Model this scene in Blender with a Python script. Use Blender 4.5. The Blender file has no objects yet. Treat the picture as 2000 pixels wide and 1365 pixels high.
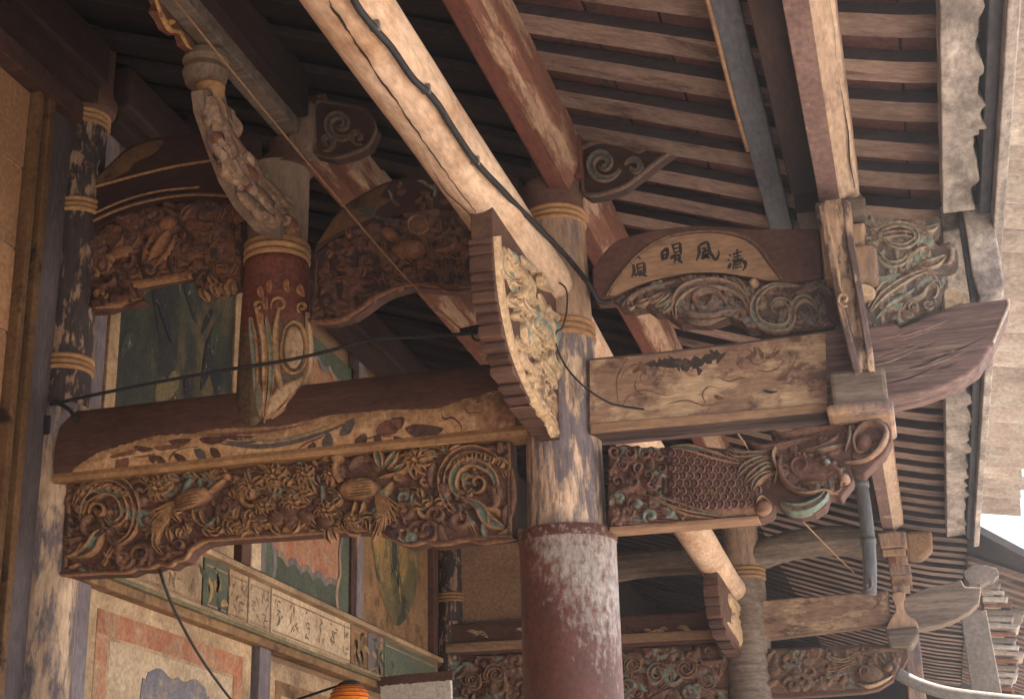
import bpy, bmesh, math, random
import numpy as np
from mathutils import Vector, Matrix, noise
random.seed(7)
sc = bpy.context.scene
COL = sc.collection
# ------------------------------------------------------------------ camera, sky, sun, exposure
F, YAW, PIT, ROL = 2987.15, 0.255356, 0.351153, -0.0261661      # focal length in pixels of the 2000 px wide photograph
EYE = Vector((0, 0, 1.6))
_cy, _sy, _cp, _sp = math.cos(YAW), math.sin(YAW), math.cos(PIT), math.sin(PIT)
FWD = Vector((-_sy*_cp, _cy*_cp, _sp)); _r = Vector((_cy, _sy, 0)); _u = _r.cross(FWD)
RGT = math.cos(ROL)*_r + math.sin(ROL)*_u; UPV = -math.sin(ROL)*_r + math.cos(ROL)*_u
cam = bpy.data.cameras.new('camera'); camo = bpy.data.objects.new('camera', cam); COL.objects.link(camo)
cam.sensor_fit = 'HORIZONTAL'; cam.sensor_width = 36; cam.lens = F/2000*36; cam.clip_end = 3000; cam.clip_start = 0.05
m = Matrix((RGT, UPV, -FWD)).transposed().to_4x4(); m.translation = EYE; camo.matrix_world = m
sc.camera = camo
SUN_EL, SUN_AZ = math.radians(55), math.radians(62)             # azimuth clockwise from +Y (along the verandah)
w = bpy.data.worlds.new('World'); sc.world = w; w.use_nodes = True
nt = w.node_tree; bg = nt.nodes['Background']
sky = nt.nodes.new('ShaderNodeTexSky'); sky.sky_type = 'NISHITA'; sky.sun_disc = False
sky.sun_elevation = SUN_EL; sky.sun_rotation = SUN_AZ; sky.air_density = 1.2; sky.dust_density = 3.0
nt.links.new(sky.outputs[0], bg.inputs[0]); bg.inputs[1].default_value = 0.09
sl = bpy.data.lights.new('sun', 'SUN'); sl.energy = 5.0; sl.angle = math.radians(0.5); sl.color = (1, .86, .68)
so = bpy.data.objects.new('sun', sl); COL.objects.link(so)
sd = Vector((math.sin(SUN_AZ)*math.cos(SUN_EL), math.cos(SUN_AZ)*math.cos(SUN_EL), math.sin(SUN_EL)))
so.rotation_euler = sd.to_track_quat('Z', 'Y').to_euler(); so.location = sd*60
sc.view_settings.view_transform = 'Standard'; sc.view_settings.look = 'None'; sc.view_settings.gamma = 1
sc.view_settings.exposure = 2.2
sc.cycles.max_bounces = 6; sc.cycles.diffuse_bounces = 2; sc.cycles.use_denoising = True
sc.cycles.sample_clamp_indirect = 6

# ------------------------------------------------------------------ pixel rays
def ray(x, y): return RGT*((x-1000)/F) - UPV*((y-682.5)/F) + FWD
def PY(x, y, Y): d = ray(x, y); return EYE + d*(Y/d.y)
def PX(x, y, X): d = ray(x, y); return EYE + d*(X/d.x)
def PZ(x, y, Z): d = ray(x, y); return EYE + d*((Z-EYE.z)/d.z)
Y1, Y2, XW = 4.40, 8.90, -2.80                                    # the two trusses and the painted facade

# ------------------------------------------------------------------ materials
def srgb(r, g, b):
    f = lambda c: (c/255/12.92 if c/255 < .04045 else ((c/255+.055)/1.055)**2.4)
    return (f(r), f(g), f(b), 1)
MATS = {}
def nd(nt, t, **k):
    n = nt.nodes.new(t)
    for a, v in k.items(): setattr(n, a, v)
    return n
def wmat(name, c1, c2, paint=None, cov=.5, grain=(1, 1, 1), scale=7, rough=.82, bump=.35, soft=.05, pscale=3.0, paint2=None, cov2=.4, pgrain=None, dirt=.45, seed=0, spec=.25, metal=0, bias=None):
    """weathered timber / paint: two wood tones along the grain, up to two flaking coats of paint, blotchy dirt, fine relief"""
    M = bpy.data.materials.new(name); M.use_nodes = True; t = M.node_tree; L = t.links.new
    b = t.nodes['Principled BSDF']; b.inputs['Roughness'].default_value = rough; b.inputs['Specular IOR Level'].default_value = spec
    b.inputs['Metallic'].default_value = metal
    tc = nd(t, 'ShaderNodeTexCoord'); oi = nd(t, 'ShaderNodeObjectInfo')
    off = nd(t, 'ShaderNodeVectorMath', operation='SCALE'); cb = nd(t, 'ShaderNodeCombineXYZ')
    for i in range(3): L(oi.outputs['Random'], cb.inputs[i])
    L(cb.outputs[0], off.inputs[0]); off.inputs['Scale'].default_value = 9.0
    ad = nd(t, 'ShaderNodeVectorMath', operation='ADD'); L(tc.outputs['Object'], ad.inputs[0]); L(off.outputs[0], ad.inputs[1])
    def noise_(sc_, gr, det=8, ro=.62, loc=0, dist=0):
        mp = nd(t, 'ShaderNodeMapping'); mp.inputs['Scale'].default_value = gr; mp.inputs['Location'].default_value = (loc+seed, loc*1.7, -loc)
        L(ad.outputs[0], mp.inputs[0]); n = nd(t, 'ShaderNodeTexNoise'); n.inputs['Scale'].default_value = sc_
        n.inputs['Detail'].default_value = det; n.inputs['Roughness'].default_value = ro; n.inputs['Distortion'].default_value = dist
        L(mp.outputs[0], n.inputs['Vector']); return n.outputs['Fac']
    def ramp(fac, a, bb, lo=0., hi=1.):
        r = nd(t, 'ShaderNodeMapRange'); r.inputs['From Min'].default_value = a; r.inputs['From Max'].default_value = bb
        r.inputs['To Min'].default_value = lo; r.inputs['To Max'].default_value = hi; L(fac, r.inputs['Value']); return r.outputs[0]
    def mix(f, a, bb, ty='MIX'):
        x = nd(t, 'ShaderNodeMix', data_type='RGBA', blend_type=ty)
        if isinstance(f, float): x.inputs[0].default_value = f
        else: L(f, x.inputs[0])
        for s, v in ((6, a), (7, bb)):
            if isinstance(v, tuple): x.inputs[s].default_value = v
            else: L(v, x.inputs[s])
        return x.outputs[2]
    g = noise_(scale, grain)
    col = mix(ramp(g, .32, .68), c1, c2)
    hgt = g
    if paint2:
        p2 = noise_(pscale*1.6, pgrain or tuple(v**.6 for v in grain), 7, .7, 3.1)
        th = .5+(.5-cov2)*.5
        k2 = ramp(p2, th-soft, th+soft); col = mix(k2, col, paint2)
        ha = nd(t, 'ShaderNodeMath', operation='MULTIPLY_ADD'); L(k2, ha.inputs[0]); ha.inputs[1].default_value = .25; L(hgt, ha.inputs[2]); hgt = ha.outputs[0]
    if paint:
        p = noise_(pscale, pgrain or tuple(v**.6 for v in grain), 9, .68, 8.3, .2)
        th = .5+(.5-cov)*.5
        if bias:     # paint survives better on one side or towards one end
            dv = nd(t, 'ShaderNodeVectorMath', operation='DOT_PRODUCT'); L(tc.outputs['Object'], dv.inputs[0]); dv.inputs[1].default_value = bias[:3]
            sm = nd(t, 'ShaderNodeMath', operation='ADD'); L(dv.outputs['Value'], sm.inputs[0]); sm.inputs[1].default_value = bias[3]
            cl_ = nd(t, 'ShaderNodeClamp'); cl_.inputs['Min'].default_value = -.35; cl_.inputs['Max'].default_value = bias[4]; L(sm.outputs[0], cl_.inputs[0])
            ad2 = nd(t, 'ShaderNodeMath', operation='ADD'); L(p, ad2.inputs[0]); L(cl_.outputs[0], ad2.inputs[1]); p = ad2.outputs[0]
        k = ramp(p, th-soft, th+soft)
        pv = mix(ramp(noise_(24, grain, 4, .6, 5), .3, .75), paint, tuple(c*.72 for c in paint[:3])+(1,))
        col = mix(k, col, pv)
        ha = nd(t, 'ShaderNodeMath', operation='MULTIPLY_ADD'); L(k, ha.inputs[0]); ha.inputs[1].default_value = .35; L(hgt, ha.inputs[2]); hgt = ha.outputs[0]
    dn = ramp(noise_(1.9, (1, 1, 1), 6, .7, 11), .3, .7, 1-dirt, 1.12)
    fn = ramp(noise_(60, tuple(v**.5 for v in grain), 3, .6, 2), .3, .7, .70, 1.18)
    dm = nd(t, 'ShaderNodeMath', operation='MULTIPLY'); L(dn, dm.inputs[0]); L(fn, dm.inputs[1])
    rv = ramp(oi.outputs['Random'], 0, 1, .86, 1.12); dm2 = nd(t, 'ShaderNodeMath', operation='MULTIPLY'); L(dm.outputs[0], dm2.inputs[0]); L(rv, dm2.inputs[1])
    hs = nd(t, 'ShaderNodeVectorMath', operation='SCALE'); L(col, hs.inputs[0]); L(dm2.outputs[0], hs.inputs['Scale'])
    L(hs.outputs[0], b.inputs['Base Color'])
    if bump:
        bp = nd(t, 'ShaderNodeBump'); bp.inputs['Strength'].default_value = bump; bp.inputs['Distance'].default_value = .012; L(hgt, bp.inputs['Height']); L(bp.outputs[0], b.inputs['Normal'])
    MATS[name] = M; return M
def cmat(name, worn, wcov=.25, rough=.75, bump=.3):
    """painted carving: the colour of each stroke comes from the mesh, worn to bare wood in patches"""
    M = bpy.data.materials.new(name); M.use_nodes = True; t = M.node_tree; L = t.links.new
    b = t.nodes['Principled BSDF']; b.inputs['Roughness'].default_value = rough; b.inputs['Specular IOR Level'].default_value = .3
    at = nd(t, 'ShaderNodeAttribute', attribute_name='Col'); tc = nd(t, 'ShaderNodeTexCoord')
    n = nd(t, 'ShaderNodeTexNoise'); n.inputs['Scale'].default_value = 22; n.inputs['Detail'].default_value = 8; n.inputs['Roughness'].default_value = .7
    L(tc.outputs['Object'], n.inputs['Vector'])
    n2 = nd(t, 'ShaderNodeTexNoise'); n2.inputs['Scale'].default_value = 70; n2.inputs['Detail'].default_value = 4; L(tc.outputs['Object'], n2.inputs['Vector'])
    r = nd(t, 'ShaderNodeMapRange'); th = .5+(.5-wcov)*.45; r.inputs['From Min'].default_value = th-.05; r.inputs['From Max'].default_value = th+.07
    L(n.outputs['Fac'], r.inputs['Value'])
    x = nd(t, 'ShaderNodeMix', data_type='RGBA'); L(r.outputs[0], x.inputs[0]); L(at.outputs['Color'], x.inputs[6]); x.inputs[7].default_value = worn
    r2 = nd(t, 'ShaderNodeMapRange'); r2.inputs['From Min'].default_value = .3; r2.inputs['From Max'].default_value = .7; r2.inputs['To Min'].default_value = .6; r2.inputs['To Max'].default_value = 1.25
    L(n2.outputs['Fac'], r2.inputs['Value'])
    hs = nd(t, 'ShaderNodeVectorMath', operation='SCALE'); L(x.outputs[2], hs.inputs[0]); L(r2.outputs[0], hs.inputs['Scale']); L(hs.outputs[0], b.inputs['Base Color'])
    bp = nd(t, 'ShaderNodeBump'); bp.inputs['Strength'].default_value = bump; bp.inputs['Distance'].default_value = .006; L(n.outputs['Fac'], bp.inputs['Height']); L(bp.outputs[0], b.inputs['Normal'])
    MATS[name] = M; return M
GX, GY, GZ = (.12, 1.6, 1.6), (1.6, .12, 1.6), (1.6, 1.6, .12)     # grain along x, y, z
TAN, TAN2 = (.40, .265, .185, 1), (.28, .175, .125, 1)
PALE, PALE2 = (.60, .44, .325, 1), (.42, .29, .205, 1)
BRN, BRN2 = (.085, .043, .037, 1), (.125, .064, .052, 1)
MAR = (.105, .032, .027, 1); LAV = (.21, .175, .24, 1); NAVY = (.042, .036, .050, 1)
wmat('log', (.66, .50, .385, 1), (.50, .345, .25, 1), paint=(.40, .21, .11, 1), cov=.26, grain=GY, pgrain=(1, .5, 1), pscale=5, soft=.12, dirt=.22, bump=.25)
wmat('beam_brown', BRN, BRN2, paint=(.17, .10, .075, 1), cov=.2, grain=GX, pscale=6, dirt=.4)
wmat('beam_tan', (.37, .245, .165, 1), (.30, .18, .115, 1), paint=BRN2, cov=.32, grain=GX, pscale=4, dirt=.3)
wmat('beam_flake', (.36, .235, .17, 1), (.25, .155, .115, 1), paint=(.55, .40, .27, 1), cov=.44, grain=GX, pgrain=(.6, 1, 1), pscale=8, paint2=(.15, .095, .08, 1), cov2=.36, dirt=.3, soft=.035)
wmat('tail', (.25, .165, .155, 1), (.075, .048, .050, 1), grain=(.045, 1, 2.2), scale=34, paint=(.36, .26, .21, 1), cov=.25, pgrain=(.08, 1, 2), pscale=7, dirt=.25, bump=.9)
wmat('patch', (.085, .062, .058, 1), (.06, .045, .043, 1), paint=(.22, .15, .11, 1), cov=.3, pscale=14)
wmat('grey_wood', (.28, .225, .19, 1), (.13, .10, .085, 1), grain=(.1, 1, 1.8), scale=22, dirt=.4, bump=.7)
wmat('purlin_red', (.16, .055, .040, 1), (.12, .045, .035, 1), paint=TAN, cov=.22, grain=GY, pscale=3, dirt=.3)
wmat('purlin_worn', TAN, TAN2, paint=(.20, .085, .06, 1), cov=.55, grain=GY, pscale=6, dirt=.3, soft=.03)
wmat('mauve', (.25, .165, .155, 1), (.19, .12, .115, 1), paint=(.50, .37, .29, 1), cov=.28, grain=(1.2, .5, 1.2), pscale=9, dirt=.3, soft=.03)
wmat('purlin_pale', (.56, .42, .33, 1), (.42, .30, .23, 1), paint=(.24, .16, .14, 1), cov=.25, grain=GY, pscale=7, dirt=.3, soft=.05)
wmat('purlin_mauve', PALE, TAN, paint=(.27, .165, .15, 1), cov=.45, grain=GY, pscale=3, dirt=.25, soft=.03)
wmat('purlin_dark', (.060, .033, .028, 1), (.028, .017, .018, 1), grain=GY, dirt=.4)  # dark brown timber, deepened further to carry the inner roof's shade
wmat('plaster', (.60, .55, .52, 1), (.40, .36, .35, 1), paint=(.25, .225, .225, 1), cov=.46, grain=(1, .25, 1), pscale=10, dirt=.4, soft=.10, bump=.8)
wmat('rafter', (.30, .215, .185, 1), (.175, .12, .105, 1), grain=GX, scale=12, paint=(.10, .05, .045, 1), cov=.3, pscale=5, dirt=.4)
wmat('rafter_shade', (.034, .021, .02, 1), (.017, .011, .013, 1), grain=GX, scale=10, dirt=.4)  # inner roof shade put into the colour; far walls use it too
wmat('ochre_dim', (.19, .105, .05, 1), (.13, .07, .038, 1), paint=(.045, .028, .025, 1), cov=.3, pscale=9, dirt=.4)
wmat('arch_brown', BRN, BRN2, paint=(.23, .145, .10, 1), cov=.22, grain=(.6, 1, 1), pscale=7, dirt=.35)
wmat('rafter_side', NAVY, (.05, .032, .032, 1), grain=GX, dirt=.3)  # navy flanks: shade on the rafters' near faces put into the colour
wmat('soffit', (.115, .046, .042, 1), (.085, .038, .038, 1), paint=(.05, .03, .035, 1), cov=.3, pscale=8, dirt=.4)
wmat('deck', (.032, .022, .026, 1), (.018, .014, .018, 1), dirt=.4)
wmat('column', (.64, .48, .37, 1), (.5, .35, .25, 1), paint=(.215, .18, .20, 1), cov=.50, grain=GZ, pgrain=(1.7, 1.7, .42), pscale=13, dirt=.25, soft=.05, bump=.6, paint2=(.33, .225, .16, 1), cov2=.4)
wmat('column_tan', TAN, PALE2, paint=(.22, .17, .19, 1), cov=.40, grain=GZ, pgrain=(2.2, 2.2, .3), pscale=4, dirt=.3, soft=.06)
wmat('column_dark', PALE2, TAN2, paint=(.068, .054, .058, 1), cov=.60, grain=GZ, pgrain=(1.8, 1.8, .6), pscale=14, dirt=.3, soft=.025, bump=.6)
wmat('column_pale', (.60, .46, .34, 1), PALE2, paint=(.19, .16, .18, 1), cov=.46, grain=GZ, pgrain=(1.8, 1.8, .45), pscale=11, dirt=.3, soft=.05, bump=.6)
wmat('bracket_worn', PALE, TAN, paint=(.17, .12, .125, 1), cov=.5, grain=GZ, pgrain=(2, 2, .6), pscale=9, dirt=.35, soft=.04, bump=.6)
wmat('ring', (.43, .25, .125, 1), (.30, .165, .085, 1), grain=(1, 1, 2), dirt=.3)
wmat('post_grey', (.26, .19, .145, 1), (.17, .12, .095, 1), grain=GZ, dirt=.4)
wmat('step_brown', (.17, .09, .07, 1), (.12, .065, .05, 1), paint=(.33, .20, .14, 1), cov=.3, grain=GX, pscale=9)
wmat('capital', (.085, .047, .040, 1), (.125, .068, .052, 1), grain=(1, 1, 1), dirt=.3)
wmat('lavender', (.235, .205, .235, 1), (.165, .14, .165, 1), paint=PALE2, cov=.36, grain=GZ, pscale=5, dirt=.3)
wmat('cream', (.50, .365, .235, 1), (.41, .285, .18, 1), paint=(.25, .155, .10, 1), cov=.36, pscale=6, dirt=.42, soft=.14)
wmat('cream_pale', (.55, .43, .31, 1), (.46, .35, .245, 1), paint=(.33, .21, .12, 1), cov=.15, pscale=7, dirt=.2, soft=.15)
wmat('ochre', (.34, .205, .105, 1), (.26, .15, .08, 1), paint=(.13, .075, .05, 1), cov=.34, pscale=9, dirt=.35, soft=.1)
wmat('orange', (.40, .165, .095, 1), (.31, .13, .08, 1), paint=(.46, .34, .235, 1), cov=.38, pscale=10, dirt=.3, soft=.14)
wmat('green', (.115, .135, .10, 1), (.075, .092, .075, 1), paint=(.30, .25, .15, 1), cov=.18, pscale=8, dirt=.3)
wmat('blue', (.16, .16, .20, 1), (.22, .205, .235, 1), paint=(.42, .34, .27, 1), cov=.38, pscale=9, dirt=.2, soft=.1)
wmat('painting', (.032, .038, .046, 1), (.058, .062, .055, 1), paint=(.20, .15, .085, 1), cov=.32, grain=(1, 1.4, .7), pscale=2.6, dirt=.3, soft=.07, paint2=(.075, .085, .065, 1), cov2=.4, scale=4)
wmat('painting_warm', (.11, .10, .055, 1), (.20, .15, .075, 1), paint=(.40, .25, .10, 1), cov=.42, grain=(1, 1, 1), pscale=3.2, dirt=.3, soft=.05, paint2=(.05, .06, .05, 1), cov2=.4, scale=5)
wmat('infill', (.30, .19, .12, 1), (.26, .16, .105, 1), dirt=.3, bump=.1)
wmat('red_tile', (.27, .12, .075, 1), (.20, .09, .06, 1), paint=(.45, .33, .22, 1), cov=.2, pscale=6, dirt=.3)
wmat('tan_tile', (.40, .23, .13, 1), (.33, .18, .10, 1), dirt=.3, bump=.15)
wmat('mortar', (.46, .36, .27, 1), (.36, .28, .21, 1), dirt=.3)
wmat('rust', (.15, .052, .038, 1), (.09, .036, .030, 1), paint=(.345, .305, .285, 1), cov=.42, grain=(1, 1, .8), pgrain=(1, 1, .5), pscale=60, dirt=.15, soft=.11, bump=.10, rough=.55, spec=.4, bias=(1.7, -.8, 1.0, -2.60, .10))
wmat('rust_rim', (.13, .05, .036, 1), (.08, .034, .028, 1), paint=(.33, .27, .24, 1), cov=.36, pscale=60, dirt=.2, soft=.05, rough=.6)
wmat('rust_grey', (.47, .40, .355, 1), (.40, .33, .29, 1), paint=(.24, .085, .06, 1), cov=.34, grain=(1, 1, .8), pgrain=(1, 1, .6), pscale=24, dirt=.15, soft=.07, bump=.12, rough=.5, spec=.45)
wmat('pipe', (.12, .125, .135, 1), (.085, .09, .10, 1), grain=GZ, dirt=.3, bump=.05, rough=.5)
wmat('pipe_white', (.22, .20, .19, 1), (.16, .15, .145, 1), dirt=.3, bump=.05, rough=.5)
wmat('eave_tile', (.46, .40, .37, 1), (.36, .29, .27, 1), paint=(.58, .54, .50, 1), cov=.45, pscale=8, dirt=.35, soft=.1)
wmat('cable', (.022, .022, .028, 1), (.03, .03, .035, 1), dirt=.1, bump=0, rough=.6)
wmat('string', (.30, .18, .10, 1), (.24, .14, .08, 1), dirt=.1, bump=0)
wmat('ink', (.035, .028, .03, 1), (.06, .045, .04, 1), dirt=.2, bump=0)
wmat('blue_board', (.10, .105, .13, 1), (.065, .068, .09, 1), grain=GY, dirt=.4)
wmat('paving', (.52, .475, .42, 1), (.44, .40, .355, 1), dirt=.25, bump=.2, scale=2)
wmat('frame_grey', (.12, .10, .115, 1), (.085, .07, .08, 1), paint=PALE2, cov=.22, grain=GZ, pgrain=(2.5, 2.5, .3), pscale=6, dirt=.35, bias=(0, 0, -.10, .18, .25))
wmat('olive', (.20, .17, .09, 1), (.13, .125, .08, 1), paint=(.36, .25, .14, 1), cov=.3, pscale=8, dirt=.3)
wmat('shade_brown', (.045, .022, .021, 1), (.065, .032, .028, 1), grain=GX, dirt=.4)  # brown with the shade under the roof worked into it
wmat('grey_dull', (.24, .205, .18, 1), (.17, .145, .13, 1), dirt=.3)
wmat('brick_floor', (.15, .10, .08, 1), (.11, .075, .06, 1), dirt=.3, bump=.2, scale=2)
wmat('lantern_orange', (.75, .22, .02, 1), (.60, .14, .02, 1), dirt=.1, bump=.05)
wmat('white_paint', (.62, .58, .55, 1), (.52, .48, .46, 1), dirt=.2)
cmat('carve', (.17, .085, .05, 1), .28); cmat('carve_pale', (.46, .31, .19, 1), .34); cmat('mural', (.42, .29, .17, 1), .2, .85, .05)
C_BR, C_OC, C_GR, C_DK = (.118, .060, .046), (.33, .185, .095), (.145, .20, .17), (.050, .030, .030)
C_PL, C_TEAL, C_GREY = (.44, .30, .19), (.15, .21, .19), (.20, .15, .13)

# ------------------------------------------------------------------ mesh helpers
def link(o): COL.objects.link(o); return o
def thing(name, label, cat, loc=(0, 0, 0), group=None):
    o = link(bpy.data.objects.new(name, None)); o.location = loc; o.empty_display_size = .1
    o['label'] = label; o['category'] = cat
    if group: o['group'] = group
    return o
def wloc(o):
    v = Vector((0, 0, 0))
    while o: v = v+Vector(o.location); o = o.parent
    return v
def part(name, verts, faces, mat, parent=None, bevel=0, smooth=False, cols=None, mats=None, fm=None, label=None, cat=None, group=None, kind=None, loc=None):
    """one mesh object; vertices come in world space, the origin sits at the parent (or at loc)"""
    org = wloc(parent) if parent else Vector(loc or (0, 0, 0))
    me = bpy.data.meshes.new(name); me.from_pydata([tuple(Vector(v)-org) for v in verts], [], faces)
    for mm in ([mat] if not mats else mats): me.materials.append(MATS[mm])
    if fm: me.polygons.foreach_set('material_index', fm)
    bm = bmesh.new(); bm.from_mesh(me); bmesh.ops.recalc_face_normals(bm, faces=bm.faces)
    bm.to_mesh(me); bm.free()
    if cols:
        a = me.color_attributes.new('Col', 'FLOAT_COLOR', 'POINT')
        a.data.foreach_set('color', [c for q in cols for c in (q[0], q[1], q[2], 1)])
    if smooth: me.polygons.foreach_set('use_smooth', [True]*len(me.polygons))
    o = link(bpy.data.objects.new(name, me))
    if parent: o.parent = parent
    else: o.location = org
    if bevel:
        b = o.modifiers.new('bevel', 'BEVEL'); b.width = bevel; b.segments = 2; b.limit_method = 'ANGLE'; b.angle_limit = math.radians(35)
    if label: o['label'] = label
    if cat: o['category'] = cat
    if group: o['group'] = group
    if kind: o['kind'] = kind
    return o
def clone(o, parent, dloc=(0, 0, 0), rz=0):
    c = o.copy(); link(c); c.parent = parent; c.location = Vector(o.location)+Vector(dloc); c.rotation_euler.z = rz; return c
def box_vf(x0, x1, y0, y1, z0, z1):
    return ([(x, y, z) for x in (x0, x1) for y in (y0, y1) for z in (z0, z1)],
            [(0, 1, 3, 2), (4, 6, 7, 5), (0, 4, 5, 1), (2, 3, 7, 6), (0, 2, 6, 4), (1, 5, 7, 3)])
def box(name, x, y, z, mat, parent=None, bevel=.004, **k):
    v, f = box_vf(x[0], x[1], y[0], y[1], z[0], z[1]); return part(name, v, f, mat, parent, bevel, **k)
def prism(name, pts, depth, mat, parent=None, bevel=.005, **k):
    """closed outline of 3D points pushed along a depth vector"""
    n = len(pts); d = Vector(depth); v = [Vector(p) for p in pts]+[Vector(p)+d for p in pts]
    f = [tuple(range(n)), tuple(range(2*n-1, n-1, -1))]+[(i, (i+1) % n, n+(i+1) % n, n+i) for i in range(n)]
    return part(name, v, f, mat, parent, bevel, **k)
def prY(name, px, Y, th, mat, parent=None, bevel=.005, **k): return prism(name, [PY(x, y, Y) for x, y in px], (0, th, 0), mat, parent, bevel, **k)
def prX(name, px, X, th, mat, parent=None, bevel=.005, **k): return prism(name, [PX(x, y, X) for x, y in px], (th, 0, 0), mat, parent, bevel, **k)
def timber(name, y0, y1, sec, mat, parent=None, n=24, wob=.004, rough=.003, mats=None, fmf=None, seed=0, smooth=False, bevel=.004, rmask=None, **k):
    """length of timber along y with a cross-section of (x, z) points; slightly crooked and uneven"""
    m_ = len(sec); v = []; f = []; fm = []
    cx = sum(p[0] for p in sec)/m_; cz = sum(p[1] for p in sec)/m_
    for i in range(n+1):
        y = y0+(y1-y0)*i/n
        dx = noise.noise((seed*3.1, y*.5, 0))*wob; dz = noise.noise((seed*7.7, y*.5, 5))*wob
        for j, (x, z) in enumerate(sec):
            q = 1+noise.noise((j*1.7+seed, y*(2.3 if not rmask else 9), seed))*rough/.06*(rmask[j] if rmask else 1)+(noise.noise((j+seed, y*31, 3))*rough/.12*rmask[j] if rmask else 0)
            v.append((cx+(x-cx)*q+dx, y, cz+(z-cz)*q+dz))
    for i in range(n):
        for j in range(m_):
            f.append((i*m_+j, i*m_+(j+1) % m_, (i+1)*m_+(j+1) % m_, (i+1)*m_+j)); fm.append(fmf(j) if fmf else 0)
    f.append(tuple(range(m_))); fm.append(0); f.append(tuple(range(n*m_, n*m_+m_))); fm.append(0)
    return part(name, v, f, mat, parent, bevel, smooth, mats=mats, fm=fm if fmf else None, **k)
def rect(x0, x1, z0, z1): return [(x0, z0), (x1, z0), (x1, z1), (x0, z1)]
def circ(cx, cz, r, n=20): return [(cx+r*math.cos(2*math.pi*i/n), cz+r*math.sin(2*math.pi*i/n)) for i in range(n)]
def tube(name, pts, r, mat, parent=None, seg=8, smooth=True, **k):
    pts = [Vector(p) for p in pts]; v = []; f = []; n = len(pts)
    for i, p in enumerate(pts):
        d = (pts[min(i+1, n-1)]-pts[max(i-1, 0)]).normalized()
        a = d.cross(Vector((0.31, .2, .93))).normalized(); b = d.cross(a); rr = r[i] if isinstance(r, (list, tuple)) else r
        for j in range(seg):
            t = 2*math.pi*j/seg; v.append(p+(a*math.cos(t)+b*math.sin(t))*rr)
    for i in range(n-1):
        for j in range(seg): f.append((i*seg+j, i*seg+(j+1) % seg, (i+1)*seg+(j+1) % seg, (i+1)*seg+j))
    f.append(tuple(range(seg))); f.append(tuple(range((n-1)*seg, n*seg)))
    return part(name, v, f, mat, parent, 0, smooth, **k)
def lathe(name, cx, cy, prof, mat, parent=None, seg=40, smooth=True, wob=0, **k):
    v = []; f = []; n = len(prof)
    for i, (r, z) in enumerate(prof):
        for j in range(seg):
            t = 2*math.pi*j/seg; q = r+(noise.noise((math.cos(t)*1.5, math.sin(t)*1.5, z*2))*wob if wob else 0)
            v.append((cx+q*math.cos(t), cy+q*math.sin(t), z))
    for i in range(n-1):
        for j in range(seg): f.append((i*seg+j, i*seg+(j+1) % seg, (i+1)*seg+(j+1) % seg, (i+1)*seg+j))
    f.append(tuple(range(seg))); f.append(tuple(range((n-1)*seg, n*seg)))
    o = part(name, v, f, mat, parent, 0, smooth, **k)
    if smooth: md = o.modifiers.new('edge', 'EDGE_SPLIT'); md.split_angle = math.radians(40)
    return o
def rings(parent, cx, cy, r, z, n=3, h=.016, mat='ring'):
    for i in range(n):
        zz = z+i*h*1.25; pr = [(r-.004, zz-h*.6)]+[(r+h*.55*math.sin(math.pi*q/6), zz-h*.55*math.cos(math.pi*q/6)) for q in range(1, 6)]+[(r-.004, zz+h*.6)]
        lathe('ring_band', cx, cy, pr, mat, parent, 36)
def smooth(pts, k=6, closed=False):
    out = []; n = len(pts); g = lambda i: Vector((*pts[i % n if closed else max(0, min(n-1, i))], 0) if len(pts[0]) == 2 else pts[i % n if closed else max(0, min(n-1, i))])
    for i in range(n if closed else n-1):
        a, b, c, d = g(i-1), g(i), g(i+1), g(i+2)
        for j in range(k):
            t = j/k; q = .5*((2*b)+(c-a)*t+(2*a-5*b+4*c-d)*t*t+(3*b-a-3*c+d)*t**3)
            out.append(tuple(q[:len(pts[0])]))
    if not closed: out.append(tuple(pts[-1]))
    return out
def arc(pts, k=5): return smooth(pts, k)

# ---- relief: strokes, leaves, curls carved proud of a surface.  surf(px, py) -> (point, normal)
def sY(Y): return lambda x, y: (PY(x, y, Y), Vector((0, -1, 0)))
def sX(X): return lambda x, y: (PX(x, y, X), Vector((1, 0, 0)))
def sCyl(cx, cy, r):
    def s(x, y):
        d = ray(x, y); a = d.x**2+d.y**2; ox, oy = EYE.x-cx, EYE.y-cy; b = 2*(ox*d.x+oy*d.y); c = ox*ox+oy*oy-r*r
        D = b*b-4*a*c; t = (-b-math.sqrt(max(D, 0)))/(2*a); p = EYE+d*t; nn = Vector((p.x-cx, p.y-cy, 0)).normalized(); return p, nn
    return s
ROUND = ((-1, -.35), (-.82, .5), (-.4, .93), (0, 1), (.4, .93), (.82, .5), (1, -.35))
GROOVE = ((-1, -.35), (-.85, .95), (-.6, 1), (-.35, .55), (0, .35), (.35, .55), (.6, 1), (.85, .95), (1, -.35))
FLAT = ((-1, 1), (1, 1))
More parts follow.
